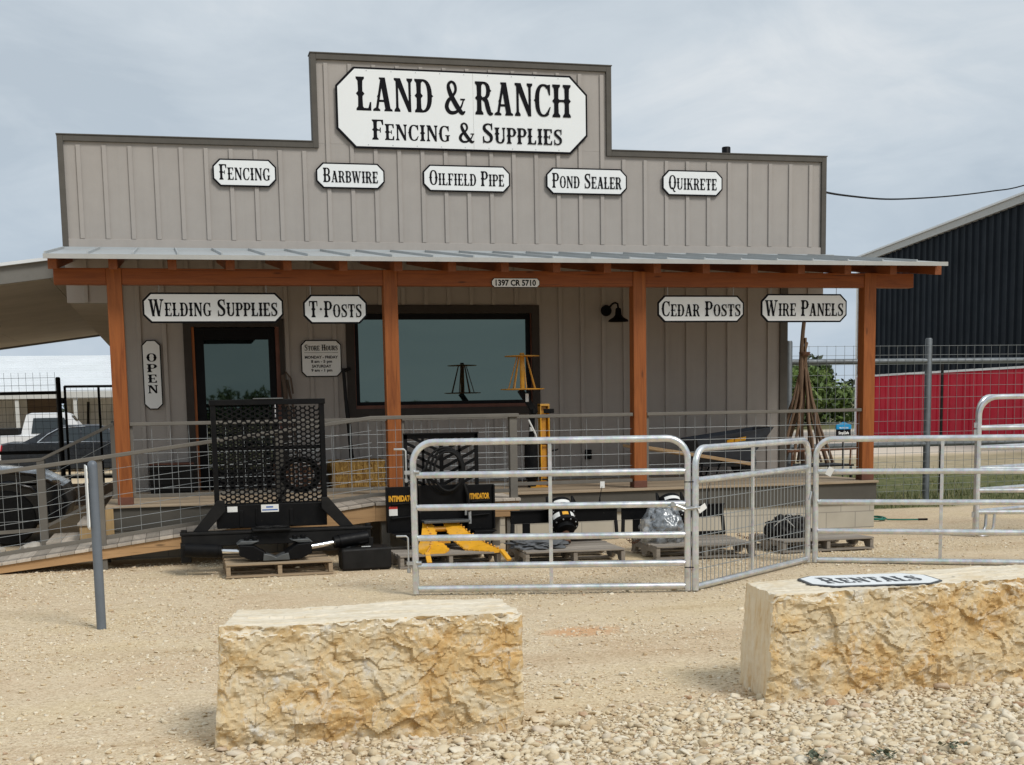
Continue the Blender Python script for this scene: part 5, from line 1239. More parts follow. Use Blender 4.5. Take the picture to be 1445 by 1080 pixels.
# stand with a bundle of cedar stakes
t = thing('steel_rack', 'low dark steel rack behind the far end of the porch', 'rack', (9.2, .7, 0))
mb = MB()
for x in (8.78, 9.75):
    for y in (.35, 1.05): mb.tube([(x, y, -.02), (x, y, .64)], .02, 8)
mb.build('upright', 'black_steel', t)
mb = MB(); mb.box(8.74, 9.79, .32, 1.08, .62, .645); mb.build('shelf', 'black_worn', t)
mb = MB(); mb.tube([(8.70, .30, .86), (9.80, .30, .88)], .018, 8)
for x in (8.78, 9.72): mb.tube([(x, .32, .64), (x, .30, .87)], .014, 8)
mb.build('guard_bar', 'rust', t)
t = thing('stake_bundle', 'teepee of crooked cedar stakes tied near the top', 'stakes', (9.15, .70, .645))
random.seed(12)
for k in range(12):
    q = 2 * math.pi * (k + rnd(-.3, .3)) / 12; rr = rnd(.46, .56)
    mb = MB(); p = (9.16 + rr * math.cos(q), .70 + .30 * math.sin(q), .648 + .02); tip = (9.16 - .03 * math.cos(q) * (1 if k else 0), .70 - .03 * math.sin(q), 2.42 + rnd(-.15, .10) if k else 2.86)
    if k == 0: p = (9.13, .66, .66)
    bow = .05; pts = []
    for j in range(10):
        f = j / 9; a = Vector(p).lerp(Vector(tip), f); a += Vector((math.cos(q), math.sin(q) * .7, 0)) * (-bow * math.sin(f * math.pi)) + Vector((rnd(-.012, .012), rnd(-.012, .012), 0)); pts.append(a)
    r_ = rnd(.017, .030) if k else .036; mb.tube(pts, [r_ * lerp(1.15, .8, j / 9) for j in range(10)], 7); mb.build('stake', 'stake', t, smooth=True)
mb = MB()
for k in range(4): mb.tube([(9.16 + (.075 + .002 * k) * math.cos(q), .70 + .07 * math.sin(q), 2.26 + .014 * k) for q in [2 * math.pi * j / 14 for j in range(14)]], .006, 5, closed=True)
mb.build('tie', 'rust', t)
# yard sign on a stake
t = thing('yard_sign', 'small dark shield-shaped security sign with a blue top on a stake', 'sign', (9.28, -.30, 0))
mb = MB(at(9.28, -.30, 0, .1)); hx = .118; z0, z1 = 1.045, 1.275
mb.prism([(-hx, z0 + .02), (-.02, z0), (.02, z0), (hx, z0 + .02), (hx, z1 - .04), (0, z1), (-hx, z1 - .04)], 'y', -.008, .008); mb.build('panel', 'sign_black', t)
mb = MB(at(9.28, -.30, 0, .1)); mb.prism([(-hx - .006, z1 - .095), (hx + .006, z1 - .095), (hx + .006, z1 - .035), (0, z1 + .008), (-hx - .006, z1 - .035)], 'y', -.012, .010); mb.build('blue_band', 'sign_blue', t)
mb = MB(at(9.28, -.30, 0, .1)); pf = lambda x, z, l: (x, -.0085 - l, z)
put_sans(mb, 'SimpliSafe', pf, .17, .04, 0, 1.11, .001, bold=.03); mb.box(-.05, .05, -.0095, -.0085, 1.08, 1.086)
put_sans(mb, 'PROTECTED', lambda x, z, l: (x, -.0125 - l, z), .15, .02, 0, z1 - .085, .001, bold=.02); mb.build('lettering', 'sign_white', t, recalc=False)
mb = MB(); mb.box(9.272, 9.288, -.292, -.284, -.05, 1.10); mb.build('stake', 'black_steel', t)
# garden hose
mb = MB(); pts = []
for k in range(70):
    q = k * .36; pts.append((9.02 + (.17 + .02 * math.sin(k * .9)) * math.cos(q), -1.55 + (.24 + .03 * math.cos(k * .5)) * math.sin(q), .012 + .004 * (k // 17) + .006 * math.sin(k * 1.1)))
pts += [(9.15, -1.80, .012), (9.32, -1.92, .012), (9.50, -1.97, .012)]
mb.tube(pts, .0105, 8); hs_ = mb.build('garden_hose', 'hose_green', smooth=True); tag(hs_, 'coiled green garden hose on the gravel at the porch end', 'hose')
mb = MB(); mb.tube([(9.50, -1.97, .013), (9.62, -2.0, .013)], .014, 8); o = mb.build('hose_end', 'rubber', hs_, smooth=True)

# ------------------------------------------------------------------ canopy on the left side of the store
cp = thing('carport_canopy', 'lean-to canopy with dark fascia sloping off the left side of the store', 'canopy', (-3.5, 7, 0))
S_c = .135
def cz(x): return 3.31 + S_c * (x + 1.4)
mb = MB(); xs = [-6.2, -4.6, -3.0, -1.42, XL - .005]
for a, b in zip(xs, xs[1:]): mb.prism([(a + .004, cz(a)), (b - .004, cz(b)), (b - .004, cz(b) + .02), (a + .004, cz(a) + .02)], 'y', .36, 13.5)
mb.build('soffit', 'soffit', cp)
mb = MB(); mb.prism([(-6.2, cz(-6.2) - .02), (XL - .005, cz(XL) - .02), (XL - .005, cz(XL) + .20), (-6.2, cz(-6.2) + .20)], 'y', .31, .355); mb.build('fascia', 'fascia', cp); mb = MB(); mb.prism([(-6.2, cz(-6.2) - .04), (XL, cz(XL) - .04), (XL, cz(XL) + .15), (-6.2, cz(-6.2) + .15)], 'y', 13.501, 13.55); mb.build('fascia', 'fascia', cp)
mb = MB(); mb.prism([(-6.25, cz(-6.2) + .19), (XL - .005, cz(XL) + .195), (XL - .005, cz(XL) + .235), (-6.25, cz(-6.2) + .23)], 'y', .25, 13.6); mb.build('roof_sheet', 'white_roof', cp)
mb = MB(); mb.box(-3.05, -2.75, 6.6, 6.9, cz(-2.9) - .035, cz(-2.9) - .0); mb.build('soffit_vent', 'dark_interior', cp)
for y in (.5, 13.2):
    mb = MB(); mb.box(-6.1, -5.94, y, y + .16, -.3, cz(-6.0)); mb.build('support_post', 'cedar', cp, bevel=.005)

# ------------------------------------------------------------------ yard fences
t = thing('steel_fence', 'black pipe fence with wire mesh left of the gate', 'fence', (-5, 12, 0))
mb = MB(); mb.tube([(-2.24, 11.85, -.3), (-2.24, 11.85, 2.33), (-2.24, 11.85, 2.35)], [.05, .05, .03], 12); mb.build('post', 'black_steel', t, smooth=True)
mb = MB(); mb.tube([(-8, 13.2, -.3), (-8, 13.2, 2.33)], .05, 12); mb.build('post', 'black_steel', t, smooth=True)
for z in (2.03, .80, .1):
    mb = MB(); mb.tube([(-2.28, 11.86, z + .0), (-8, 13.2, z - .02)], .036, 10); mb.build('rail', 'black_steel', t, smooth=True)
mb = MB(); wire_panel(mb, (-2.3, 11.85), (-8, 13.18), .12, .1, 2.45, 2.45, [.12 + .15 * k for k in range(15)], .15, .0035); mb.build('wire_mesh', 'black_worn', t, recalc=False)
t = thing('yard_gate', 'black framed mesh gate between the fence post and the store', 'gate', (-1.4, 11.7, 0))
mb = MB(); A_, B_ = (-2.11, 11.79), (-.66, 11.42)
for (p, q) in (((*A_, -.0), (*A_, 2.16)), ((*A_, 2.15), (*B_, 2.14)), ((*A_, .03), (*B_, .02)), ((*A_, .27), (*B_, .26)), ((-1.43, 11.62, .03), (-1.43, 11.62, 2.14)), ((*B_, 0), (*B_, 2.14))): mb.bar(p, q, .05, .05, up=(0, 1, 0) if p[0] == q[0] else (0, 0, 1))
mb.build('frame', 'black_steel', t, bevel=.004)
mb = MB(); wire_panel(mb, A_, B_, .27, .26, 2.14, 2.13, [.0 + .15 * k for k in range(1, 13)], .12, .0032); mb.build('wire_mesh', 'black_worn', t, recalc=False)
mb = MB()
for z in (1.86, .5): mb.tube([(-2.22, 11.82, z), (-2.13, 11.78, z)], .02, 8); mb.lathe([(.03, z - .06), (.03, z + .06)], (-2.16, 11.80, 0), 8)
mb.build('hinge', 'black_steel', t)
t = thing('pipe_fence', 'grey pipe fence with wire mesh beyond the right end of the porch', 'fence', (12, 1.3, 0)); FY = 1.294
for x, z in ((9.19, 2.50), (11.57, 2.53), (16.2, 2.53)):
    mb = MB(); mb.tube([(x, FY, -.2), (x, FY, z - .02), (x, FY, z)], [.055, .055, .045], 14); mb.build('post', 'pipe_grey', t, smooth=True)
for z in (2.18, .885):
    mb = MB(); mb.tube([(9.19, FY, z), (16.2, FY, z - .01)], .042, 12); mb.build('rail', 'pipe_grey', t, smooth=True)
mb = MB(); wire_panel(mb, (9.2, FY - .05), (16.2, FY - .05), .05, .05, 2.42, 2.42, [.10, .20, .31, .43, .56, .70, .86, 1.02, 1.20, 1.38, 1.56, 1.74, 1.92, 2.08, 2.22, 2.36], .15, .0030); mb.build('wire_mesh', 'wire_dull', t, recalc=False)
mb = MB(); mb.box(12.62, 12.65, 2.6, 2.64, -.1, 2.2); mb.build('t_post', 'black_worn'); tag(bpy.context.scene.objects['t_post'], 'thin dark steel post standing in the grass behind the pipe fence', 'post')
# overhead cable
def g_path_pts(pts, sub=6):
    o_ = []
    for i in range(len(pts) - 1):
        p0, p1, p2, p3 = pts[max(i - 1, 0)], pts[i], pts[i + 1], pts[min(i + 2, len(pts) - 1)]
        for k in range(sub):
            t = k / sub; o_.append(tuple(.5 * (2 * b + (c - a) * t + (2 * a - 5 * b + 4 * c - d) * t * t + (3 * b - a - 3 * c + d) * t ** 3) for a, b, c, d in zip(p0, p1, p2, p3)))
    return o_ + [pts[-1]]
mb = MB(); pts = [(9.10, .3, 4.62), (9.61, 1.0, 4.67), (10.82, 2.5, 4.86), (12.58, 4.5, 5.14), (14.48, 6.5, 5.49), (16.5, 8.5, 5.88), (18.67, 10.5, 6.32), (20.88, 12.5, 6.81), (26, 17, 8.2)]
sm = g_path_pts(pts); mb.tube(sm, .016, 6); tag(mb.build('overhead_cable', 'rubber', smooth=True), 'twisted black overhead cable running from the false front', 'cable')

# ------------------------------------------------------------------ background buildings
A_ = Vector((30.69, 39.0, 0)); B_ = Vector((29.594, 25.16, 0)); d_ = (B_ - A_).normalized(); n_ = Vector((d_.y, -d_.x, 0))   # wall runs toward the viewer
if n_.x > 0: n_ = -n_
t = thing('metal_warehouse', 'large black metal warehouse with a red lower band and pale roof edge', 'building', (38, 25, 0))
Lw = 34.0; end = A_ + d_ * Lw
def rakez(s_): return 7.78 + .050 * s_
def wv(s_, z, o=0.0): p = A_ + d_ * s_ + n_ * o; return Vector((p.x, p.y, z))
zr_ = 2.62
mb = MB(); mb.add([wv(0, zr_), wv(Lw, zr_), wv(Lw, rakez(Lw)), wv(0, rakez(0))], [(0, 1, 2, 3)])
mb.add([wv(0, -.3), wv(0, rakez(0)), wv(0, rakez(0), -20), wv(0, -.3, -20)], [(0, 1, 2, 3)]); mb.add([wv(Lw, -.3), wv(Lw, rakez(Lw)), wv(Lw, rakez(Lw), -20), wv(Lw, -.3, -20)], [(0, 1, 2, 3)])
s_ = .25
while s_ < Lw:
    for a, o in ((s_, .07),):
        P = [(a - .09, 0), (a - .05, o), (a + .05, o), (a + .09, 0)]
        vs = [wv(x, zr_, y) for x, y in P] + [wv(x, rakez(x) - .05, y) for x, y in P]; mb.add(vs, [(0, 1, 5, 4), (1, 2, 6, 5), (2, 3, 7, 6)])
    s_ += .53
mb.build('wall_cladding', 'dark_wall', t, recalc=False)
mb = MB(); mb.add([wv(0, -.3), wv(Lw, -.3), wv(Lw, zr_), wv(0, zr_)], [(0, 1, 2, 3)]); s_ = .25
while s_ < Lw:
    P = [(s_ - .07, 0.004), (s_ - .04, .028), (s_ + .04, .028), (s_ + .07, .004)]; vs = [wv(x, -.3, y) for x, y in P] + [wv(x, zr_ - .03, y) for x, y in P]; mb.add(vs, [(0, 1, 5, 4), (1, 2, 6, 5), (2, 3, 7, 6)]); s_ += .53
mb.build('lower_cladding', 'red_wall', t, recalc=False)
mb = MB(); vs = [wv(x, z, y) for x, z, y in ((0, zr_ - .03, .09), (Lw, zr_ - .03, .09), (Lw, zr_ + .05, .09), (0, zr_ + .05, .09), (0, zr_ + .06, .0), (Lw, zr_ + .06, .0))]; mb.add(vs, [(0, 1, 2, 3), (3, 2, 5, 4)]); mb.build('band_trim', 'white_trim', t, recalc=False)
mb = MB(); mb.loft([[wv(s_, -.3, .10), wv(s_ + .16, -.3, .10), wv(s_ + .16, -.3, -.1), wv(s_, -.3, -.1)] for s_ in (-.08,)] + [[wv(-.08, rakez(0), .10), wv(.08, rakez(0), .10), wv(.08, rakez(0), -.1), wv(-.08, rakez(0), -.1)]]); mb.build('corner_trim', 'white_trim', t)
mb = MB(); mb.loft([[wv(s_, rakez(s_) - .12, .18), wv(s_, rakez(s_) + .14, .18), wv(s_, rakez(s_) + .14, -.1), wv(s_, rakez(s_) - .12, -.1)] for s_ in (-.4, Lw + .4)]); mb.build('rake_trim', 'galv_trim', t)
mb = MB(); mb.loft([[wv(s_, rakez(s_) + .15, .24), wv(s_, rakez(s_) + .22, .24), wv(s_, rakez(s_) + .22, -20), wv(s_, rakez(s_) + .15, -20)] for s_ in (-.5, Lw + .5)]); mb.build('roof', 'white_roof', t)
t = thing('open_shed', 'long open-fronted shed with a white ribbed metal roof', 'building', (-6, 28, 0))
mb = MB(); ez, ey, rz2, ry = 2.30, 30.0, 3.80, 38.0
n = 15
for k in range(n):
    a, b = k / n, (k + 1) / n; y0_, y1_ = lerp(ey, ry, a), lerp(ey, ry, b) + .06; z0_, z1_ = lerp(ez, rz2, a), lerp(ez, rz2, b); dz = .06
    mb.prism([(y0_, z0_ + dz), (y1_, z1_ + dz - .03), (y1_, z1_ - .02), (y0_, z0_ + dz - .04)], 'x', -16, 2.2)
mb.prism([(ry, rz2 + .03), (ry + 7, ez + .03), (ry + 7, ez), (ry, rz2)], 'x', -16, 1.2); mb.build('roof', 'white_roof', t)
mb = MB(); mb.box(-16, 1.2, ey - .06, ey - .01, ez - .20, ez + .02); mb.build('eave_board', 'beige_metal', t)
for x in (-14.5, -9.8, -4.95, -3.1, .6):
    mb = MB(); mb.box(x - .06, x + .06, ey + .0, ey + .12, -.4, ez - .21); mb.build('post', 'beige_metal', t)
mb = MB(); x = -16
while x < 1.2:
    gap = -5.4 < x < -4.0
    if not gap: mb.box(x, min(x + .44, 1.2), 36.0, 36.05, .1 if x < -3.3 else -.3, ez + .6); mb.box(x + .2, x + .24, 35.97, 36.0, -.3, ez + .5)
    x += .45
mb.build('back_wall', 'white_trim', t)
mb = MB(); mb.box(-16, -4.0, 36.06, 36.1, -.4, 2.8); mb.build('rear_boarding', 'timber', t)
mb = MB(); mb.box(-2.15, -1.75, 35.9, 35.96, 1.15, 1.85, 0); wn_ = mb.build('window', 'white_trim', t); mb = MB(); mb.box(-2.10, -1.80, 35.885, 35.899, 1.2, 1.8); mb.build('pane', 'glass_car', wn_)
random.seed(3)
t = thing('work_bench', 'rough wooden bench stacked with a yellow board under the shed roof', 'bench', (-5.7, 32.2, -.2))
mb = MB(); mb.box(-7.1, -5.0, 31.9, 32.6, .72, .80); mb.build('bench_top', 'handle_wood', t, bevel=.01)
mb = MB(); mb.box(-6.1, -5.3, 32.0, 32.3, .801, .86); mb.build('board', 'pine_x', t)
for x in (-6.8, -5.4):
    mb = MB(); mb.bar((x - .15, 32.25, -.2), (x + .1, 32.25, .72), .12, .12); mb.build('leg', 'timber', t)
for k, (x, y, w_, h_, mt, lab) in enumerate(((-5.9, 34.2, 1.8, .85, 'timber', 'heap of brown lumber behind the work bench under the shed'), (-4.2, 34.5, 1.3, 1.3, 'bark', 'tall dark heap of timber at the middle of the shed'))):
    t = thing('lumber_pile', lab, 'lumber', (x, y, -.2)); 
    for j in range(9):
        mb = MB(); z = -.2 + h_ * j / 9; mb.box(x - w_ / 2 + rnd(-.1, .1), x + w_ / 2 + rnd(-.1, .1), y - .4 + rnd(0, .1), y + .3, z, z + h_ / 9 - .008); mb.build('plank', mt, t)
t = thing('utility_cabinet', 'grey equipment cabinet under the right end of the shed', 'cabinet', (-1.5, 32.0, -.2))
mb = MB(); mb.box(-2.05, -1.2, 31.6, 32.4, -.2, 1.30); mb.build('body', 'pipe_grey', t, bevel=.02)
mb = MB()
for k in range(5): mb.box(-1.98, -1.65, 31.585, 31.599, .55 + .12 * k, .60 + .12 * k)
mb.box(-1.55, -1.3, 31.58, 31.599, .5, 1.15); mb.build('vent_panel', 'black_worn', t)
t = thing('tractor', 'dark green tractor cab parked behind the grey cabinet', 'tractor', (-1.2, 29, -.2))
mb = MB(); mb.box(-1.55, -.4, 28.6, 29.8, .6, 1.05); mb.box(-1.5, -.5, 28.7, 29.7, 1.95, 2.05); mb.build('body', 'green_paint', t, bevel=.04)
mb = MB()
for x, y in ((-1.45, 28.7), (-.55, 28.7), (-1.45, 29.65), (-.55, 29.65)): mb.bar((x, y, 1.05), (x, y, 1.95), .06, .06)
mb.build('cab_frame', 'black_steel', t)
mb = MB(); mb.box(-1.42, -.58, 28.71, 28.72, 1.06, 1.94); mb.build('windscreen', 'glass_car', t)
for x in (-1.4, -.5):
    mb = MB(); mb.lathe([(.2, -.15), (.55, -.14), (.6, -.08), (.6, .08), (.55, .14), (.2, .15)], (x, 28.6, .4), 22, 'y'); mb.build('wheel', 'rubber', t, smooth=True)
mb = MB(); mb.tube([(-3.05, 34.6, -.2), (-3.0, 35.8, 2.0)], .05, 8); tag(mb.build('leaning_pole', 'black_worn'), 'dark pole leaning on the white shed wall', 'pole')
mb = MB(); mb.box(-2.05, -.63, 7.0, 7.2, -.1, .16); mb.box(-1.95, -.63, 7.01, 7.21, .163, .36); tag(mb.build('landscape_timber', 'timber', bevel=.01), 'stacked brown landscape timbers behind the porch steps', 'timber')

# ------------------------------------------------------------------ vehicles
def wheel(t, x, y, z, r, w_, side=-1):
    mb = MB(); mb.lathe([(r * .62, -w_ / 2), (r * .93, -w_ / 2), (r, -w_ * .3), (r, w_ * .3), (r * .93, w_ / 2), (r * .62, w_ / 2)], (x, y, z), 28, 'y'); wh = mb.build('wheel', 'rubber', t, smooth=True)
    mb = MB(); mb.lathe([(r * .62, -w_ * .42), (r * .58, -w_ * .30), (r * .15, -w_ * .36), (r * .10, -w_ * .44)], (x, y, z), 28, 'y')
    for k in range(6):
        q = 2 * math.pi * k / 6; mb.bar((x + r * .1 * math.cos(q), y - w_ * .40, z + r * .1 * math.sin(q)), (x + r * .58 * math.cos(q), y - w_ * .42, z + r * .58 * math.sin(q)), .05, .03, up=(0, 1, 0))
    mb.build('rim', 'chrome', wh)
def shell(prof, hw, y, tuck=.08):      # side outline lofted across the width, rounded toward the sides
    rings = []
    for f, s_ in ((-1, .90), (-.93, .97), (-.75, 1), (.75, 1), (.93, .97), (1, .90)):
        cx_ = sum(p[0] for p in prof) / len(prof); cz_ = sum(p[1] for p in prof) / len(prof)
        rings.append([Vector((cx_ + (p[0] - cx_) * lerp(1, s_, .25), y + f * hw, cz_ + (p[1] - cz_) * s_)) for p in prof])
    return rings
def greenhouse(mb, base, top, y, hb, ht, zb, zt, m=0):
    (a, b), (c, d) = base, top
    mb.loft([[Vector((a, y - hb, zb)), Vector((b, y - hb, zb)), Vector((b, y + hb, zb)), Vector((a, y + hb, zb))], [Vector((lerp(a, c, .55), y - lerp(hb, ht, .55), lerp(zb, zt, .55))), Vector((lerp(b, d, .55), y - lerp(hb, ht, .55), lerp(zb, zt, .55))), Vector((lerp(b, d, .55), y + lerp(hb, ht, .55), lerp(zb, zt, .55))), Vector((lerp(a, c, .55), y + lerp(hb, ht, .55), lerp(zb, zt, .55)))], [Vector((c, y - ht, zt - .05)), Vector((d, y - ht, zt - .05)), Vector((d, y + ht, zt - .05)), Vector((c, y + ht, zt - .05))], [Vector((c + .15, y - ht + .1, zt)), Vector((d - .15, y - ht + .1, zt)), Vector((d - .15, y + ht - .1, zt)), Vector((c + .15, y + ht - .1, zt))]], m)
G = -.20
t = thing('sedan', 'dark grey sedan seen from behind beside the shed', 'car', (-2.2, 22.6, G))
sx_ = -4.66; yy = 22.9
prof = [(sx_ + .02, G + .30), (sx_, G + .62), (sx_ + .04, G + .98), (sx_ + .22, G + 1.02), (sx_ + 1.1, G + 1.0), (sx_ + 3.3, G + .98), (sx_ + 4.5, G + .82), (sx_ + 4.85, G + .60), (sx_ + 4.85, G + .30), (sx_ + 4.4, G + .22), (sx_ + .5, G + .22)]
mb = MB(); mb.loft(shell(prof, .92, yy)); mb.build('body', 'car_slate', t, smooth=True)
mb = MB(); greenhouse(mb, (sx_ + .55, sx_ + 3.55), (sx_ + 1.55, sx_ + 2.75), yy, .80, .62, G + .98, G + 1.47); mb.build('roof', 'car_slate', t, smooth=True)
mb = MB()
for (P) in ([(1.30, 1.02), (2.15, 1.02), (2.15, 1.38), (1.72, 1.38), (1.5, 1.25)], [(2.2, 1.02), (3.2, 1.02), (2.78, 1.38), (2.2, 1.38)]):
    mb.add([(sx_ + u, yy - lerp(.80, .62, (v - .98) / .49) - .012, G + v) for u, v in P], [tuple(range(len(P)))])
mb.build('side_window', 'glass_car', t, recalc=False)
mb = MB(); mb.tube([(sx_ + 1.0, yy - .815, G + 1.0), (sx_ + 1.28, yy - .76, G + 1.22), (sx_ + 1.62, yy - .68, G + 1.40), (sx_ + 2.3, yy - .66, G + 1.43)], .014, 6); mb.tube([(sx_ + 1.0, yy - .83, G + 1.0), (sx_ + 3.3, yy - .83, G + 1.0)], .010, 6); mb.build('window_trim', 'chrome', t)
mb = MB(); mb.prism([(sx_ - .0, G + .72), (sx_ + .42, G + .86), (sx_ + .40, G + .95), (sx_ + .04, G + .95)], 'y', yy - .90, yy - .6); mb.build('taillight', 'taillight', t, bevel=.02)
for x in (.85, 3.85): wheel(t, sx_ + x, yy - .80, G + .32, .33, .22)
t = thing('pickup_truck', 'white pickup truck with a black toolbox parked by the shed', 'truck', (-4, 28, G)); px_ = -7.3; py2 = 27.0; G2 = -.25
prof = [(px_, G2 + .55), (px_, G2 + 1.20), (px_ + 2.75, G2 + 1.22), (px_ + 4.7, G2 + 1.20), (px_ + 5.9, G2 + 1.12), (px_ + 6.0, G2 + .5), (px_ + 5.5, G2 + .4), (px_ + .4, G2 + .45)]
mb = MB(); mb.loft(shell(prof, .98, py2)); mb.build('body', 'car_white', t, smooth=True)
mb = MB(); greenhouse(mb, (px_ + 2.80, px_ + 4.75), (px_ + 3.0, px_ + 4.25), py2, .92, .78, G2 + 1.15, G2 + 1.88); mb.build('cab', 'car_white', t, smooth=True)
mb = MB()
P = [(3.12, 1.25), (4.30, 1.25), (4.10, 1.72), (3.2, 1.72)]; mb.add([(px_ + u, py2 - lerp(.92, .80, (v - 1.15) / .7) - .02, G2 + v) for u, v in P], [(0, 1, 2, 3)])
mb.add([(px_ + 4.66, py2 - .7, G2 + 1.25), (px_ + 4.66, py2 + .7, G2 + 1.25), (px_ + 4.32, py2 + .62, G2 + 1.78), (px_ + 4.32, py2 - .62, G2 + 1.78)], [(0, 1, 2, 3)]); mb.build('cab_window', 'glass_car', t, recalc=False)
mb = MB(); mb.box(px_ + 1.9, px_ + 2.75, py2 - .9, py2 + .8, G2 + 1.23, G2 + 1.42); mb.build('toolbox', 'black_worn', t, bevel=.02)
for x in (1.1, 4.9): wheel(t, px_ + x, py2 - .85, G2 + .38, .38, .26)
t = thing('parked_suv', 'black car nosed in behind the ramp railing with amber side marker', 'car', (-3.4, -.2, 0)); s0 = -5.9; yy = .55
prof = [(s0, .35), (s0, 1.0), (s0 + .3, 1.05), (s0 + 2.9, 1.02), (s0 + 3.6, .955), (s0 + 4.25, .86), (s0 + 4.55, .70), (s0 + 4.62, .50), (s0 + 4.55, .28), (s0 + 4.1, .2), (s0 + .4, .2)]
mb = MB(); mb.loft(shell(prof, .93, yy)); mb.build('body', 'car_black', t, smooth=True)
mb = MB(); greenhouse(mb, (s0 + .1, s0 + 3.1), (s0 + .45, s0 + 2.3), yy, .80, .65, 1.0, 1.5); mb.build('cabin', 'glass_car', t, smooth=True)
mb = MB(); mb.tube([(s0 + 3.45, yy - .935, .38), (s0 + 3.50, yy - .94, .60), (s0 + 3.70, yy - .945, .74), (s0 + 3.95, yy - .945, .77), (s0 + 4.2, yy - .94, .70), (s0 + 4.36, yy - .93, .5), (s0 + 4.38, yy - .92, .36)], .025, 8); mb.build('wheel_arch', 'car_black', t, smooth=True)
for x in (.75, 3.90): wheel(t, s0 + x, yy - .84, .34, .345, .23)
mb = MB(); mb.box(s0 + 4.08, s0 + 4.28, yy - .93, yy - .90, .72, .765); mb.build('side_marker', 'amber', t, bevel=.01)
mb = MB(); mb.tube([(s0 + 4.33, yy - .70, .70), (s0 + 4.50, yy - .62, .70)], [.08, .07], 12); mb.build('headlight', 'chrome', t, smooth=True)
mb = MB(); mb.box(s0 + 2.75, s0 + 2.95, yy - 1.08, yy - .88, 1.0, 1.14); mb.build('wing_mirror', 'chrome', t, bevel=.04)

# ------------------------------------------------------------------ rocks on the ground
def rock(label, c, s_, seed):
    bm = bmesh.new(); bmesh.ops.create_icosphere(bm, subdivisions=3, radius=1)
    for v in bm.verts:
        q = v.co * 1.3 + Vector((seed, 0, 0)); v.co = v.co * (1 + .35 * noise.noise(q) + .12 * noise.noise(q * 3)); v.co = Vector((v.co.x * s_[0], v.co.y * s_[1], v.co.z * s_[2]))
    me = bpy.data.meshes.new('rock'); bm.to_mesh(me); bm.free(); me.materials.append(MATS['concrete_rock']); o = bpy.data.objects.new('rock', me); COL.objects.link(o); o.location = c; tag(o, label, 'rock', 'grey rocks behind the ramp')
paint('concrete_rock', (.42, .39, .34), .95, var=.2, scale=9, bump=.4, bscale=40)
rock('grey rock standing beyond the top of the porch steps', (-1.75, 6.0, .12), (.13, .12, .10), 1.0)
rock('low grey rock by the front corner of the parked black car', (-2.03, -1.7, .06), (.12, .10, .07), 4.0)
rock('flat pale rock at the foot of the porch steps', (-1.62, -1.55, .04), (.14, .11, .09), 7.0)

# ------------------------------------------------------------------ vegetation
def tree(name, label, x, y, h, w_, mat, seed, n=2600, leaf=.11, trunk_h=.3, z0=0.0, group='trees behind the store'):
    rg_ = np.random.default_rng(seed); random.seed(seed)
    t = thing(name, label, 'tree', (x, y, z0), group)
    mb = MB(); base = Vector((x, y, z0 - .1)); top = Vector((x + rnd(-.2, .2), y, z0 + h * .7))
    mb.tube([base, base.lerp(top, .4) + Vector((rnd(-.1, .1), 0, 0)), top], [h * .032, h * .022, h * .008], 8); cl = []
    for k in range(9):
        q = rnd(0, 6.28); f = rnd(.25, .95); p = base.lerp(top, f); e_ = p + Vector((math.cos(q) * w_ * .42 * rnd(.6, 1.1), math.sin(q) * w_ * .42, h * rnd(.05, .28))); mb.tube([p, p.lerp(e_, .5) + Vector((0, 0, .05 * h)), e_], [h * .012, h * .008, h * .004], 6); cl.append(e_)
    mb.build('trunk', 'bark', t, smooth=True)
    cs = [Vector((x + rnd(-.5, .5) * w_, y + rnd(-.4, .4) * w_, z0 + h * rnd(trunk_h, .92))) for _ in range(12)] + cl
    C_ = np.array([c[:] for c in cs]); rad_ = rg_.uniform(.13, .24, len(cs)) * w_
    id_ = rg_.integers(0, len(cs), n); d = rg_.normal(size=(n, 3)); d /= np.linalg.norm(d, axis=1)[:, None]; r = rad_[id_] * rg_.uniform(.35, 1.08, n) ** .6
    P = C_[id_] + d * r[:, None] * np.array([1, 1, .8]); u = rg_.normal(size=(n, 3)); u /= np.linalg.norm(u, axis=1)[:, None]; v = np.cross(u, rg_.normal(size=(n, 3))); v /= np.linalg.norm(v, axis=1)[:, None]
    s_ = (leaf * rg_.uniform(.6, 1.4, n))[:, None]; V = np.stack([P - u * s_, P + v * s_ * .5, P + u * s_, P - v * s_ * .5], 1).reshape(-1, 3) - np.array([x, y, z0])
    me = bpy.data.meshes.new('crown'); me.from_pydata(V.tolist(), [], [(4 * k, 4 * k + 1, 4 * k + 2, 4 * k + 3) for k in range(n)]); me.materials.append(MATS[mat])
    o = bpy.data.objects.new('crown', me); COL.objects.link(o); o.parent = t
for k, (x, y, h, w_, m_, lab) in enumerate([
    (33.3, 54, 3.4, 3.6, 'leaf', 'bright green bushy tree nearest the black warehouse, seen through the pipe fence'),
    (36.0, 60, 3.9, 4.2, 'leaf_dark', 'darker green tree just behind the bright bushy one'),
    (31.0, 55, 3.0, 3.4, 'leaf', 'rounded green tree behind the cedar stake teepee'),
    (29.0, 61, 3.5, 4.0, 'leaf_dark', 'dark green tree partly hidden by the store corner'),
    (38.2, 64, 3.7, 4.5, 'leaf', 'pale green tree farthest back beside the black warehouse')]):
    tree('brush_tree', lab, x, y, h * .98, w_ * 1.5, m_, 20 + k, 6500, .20, .08)
tree('brush_tree', 'green tree showing between the white shed wall and the porch post', -1.9, 44, 2.7, 3.0, 'leaf', 31, 2200, .13)
tree('brush_tree', 'wide green tree rising behind the dark tractor', -.9, 47, 3.0, 3.4, 'leaf', 32, 2200, .13)
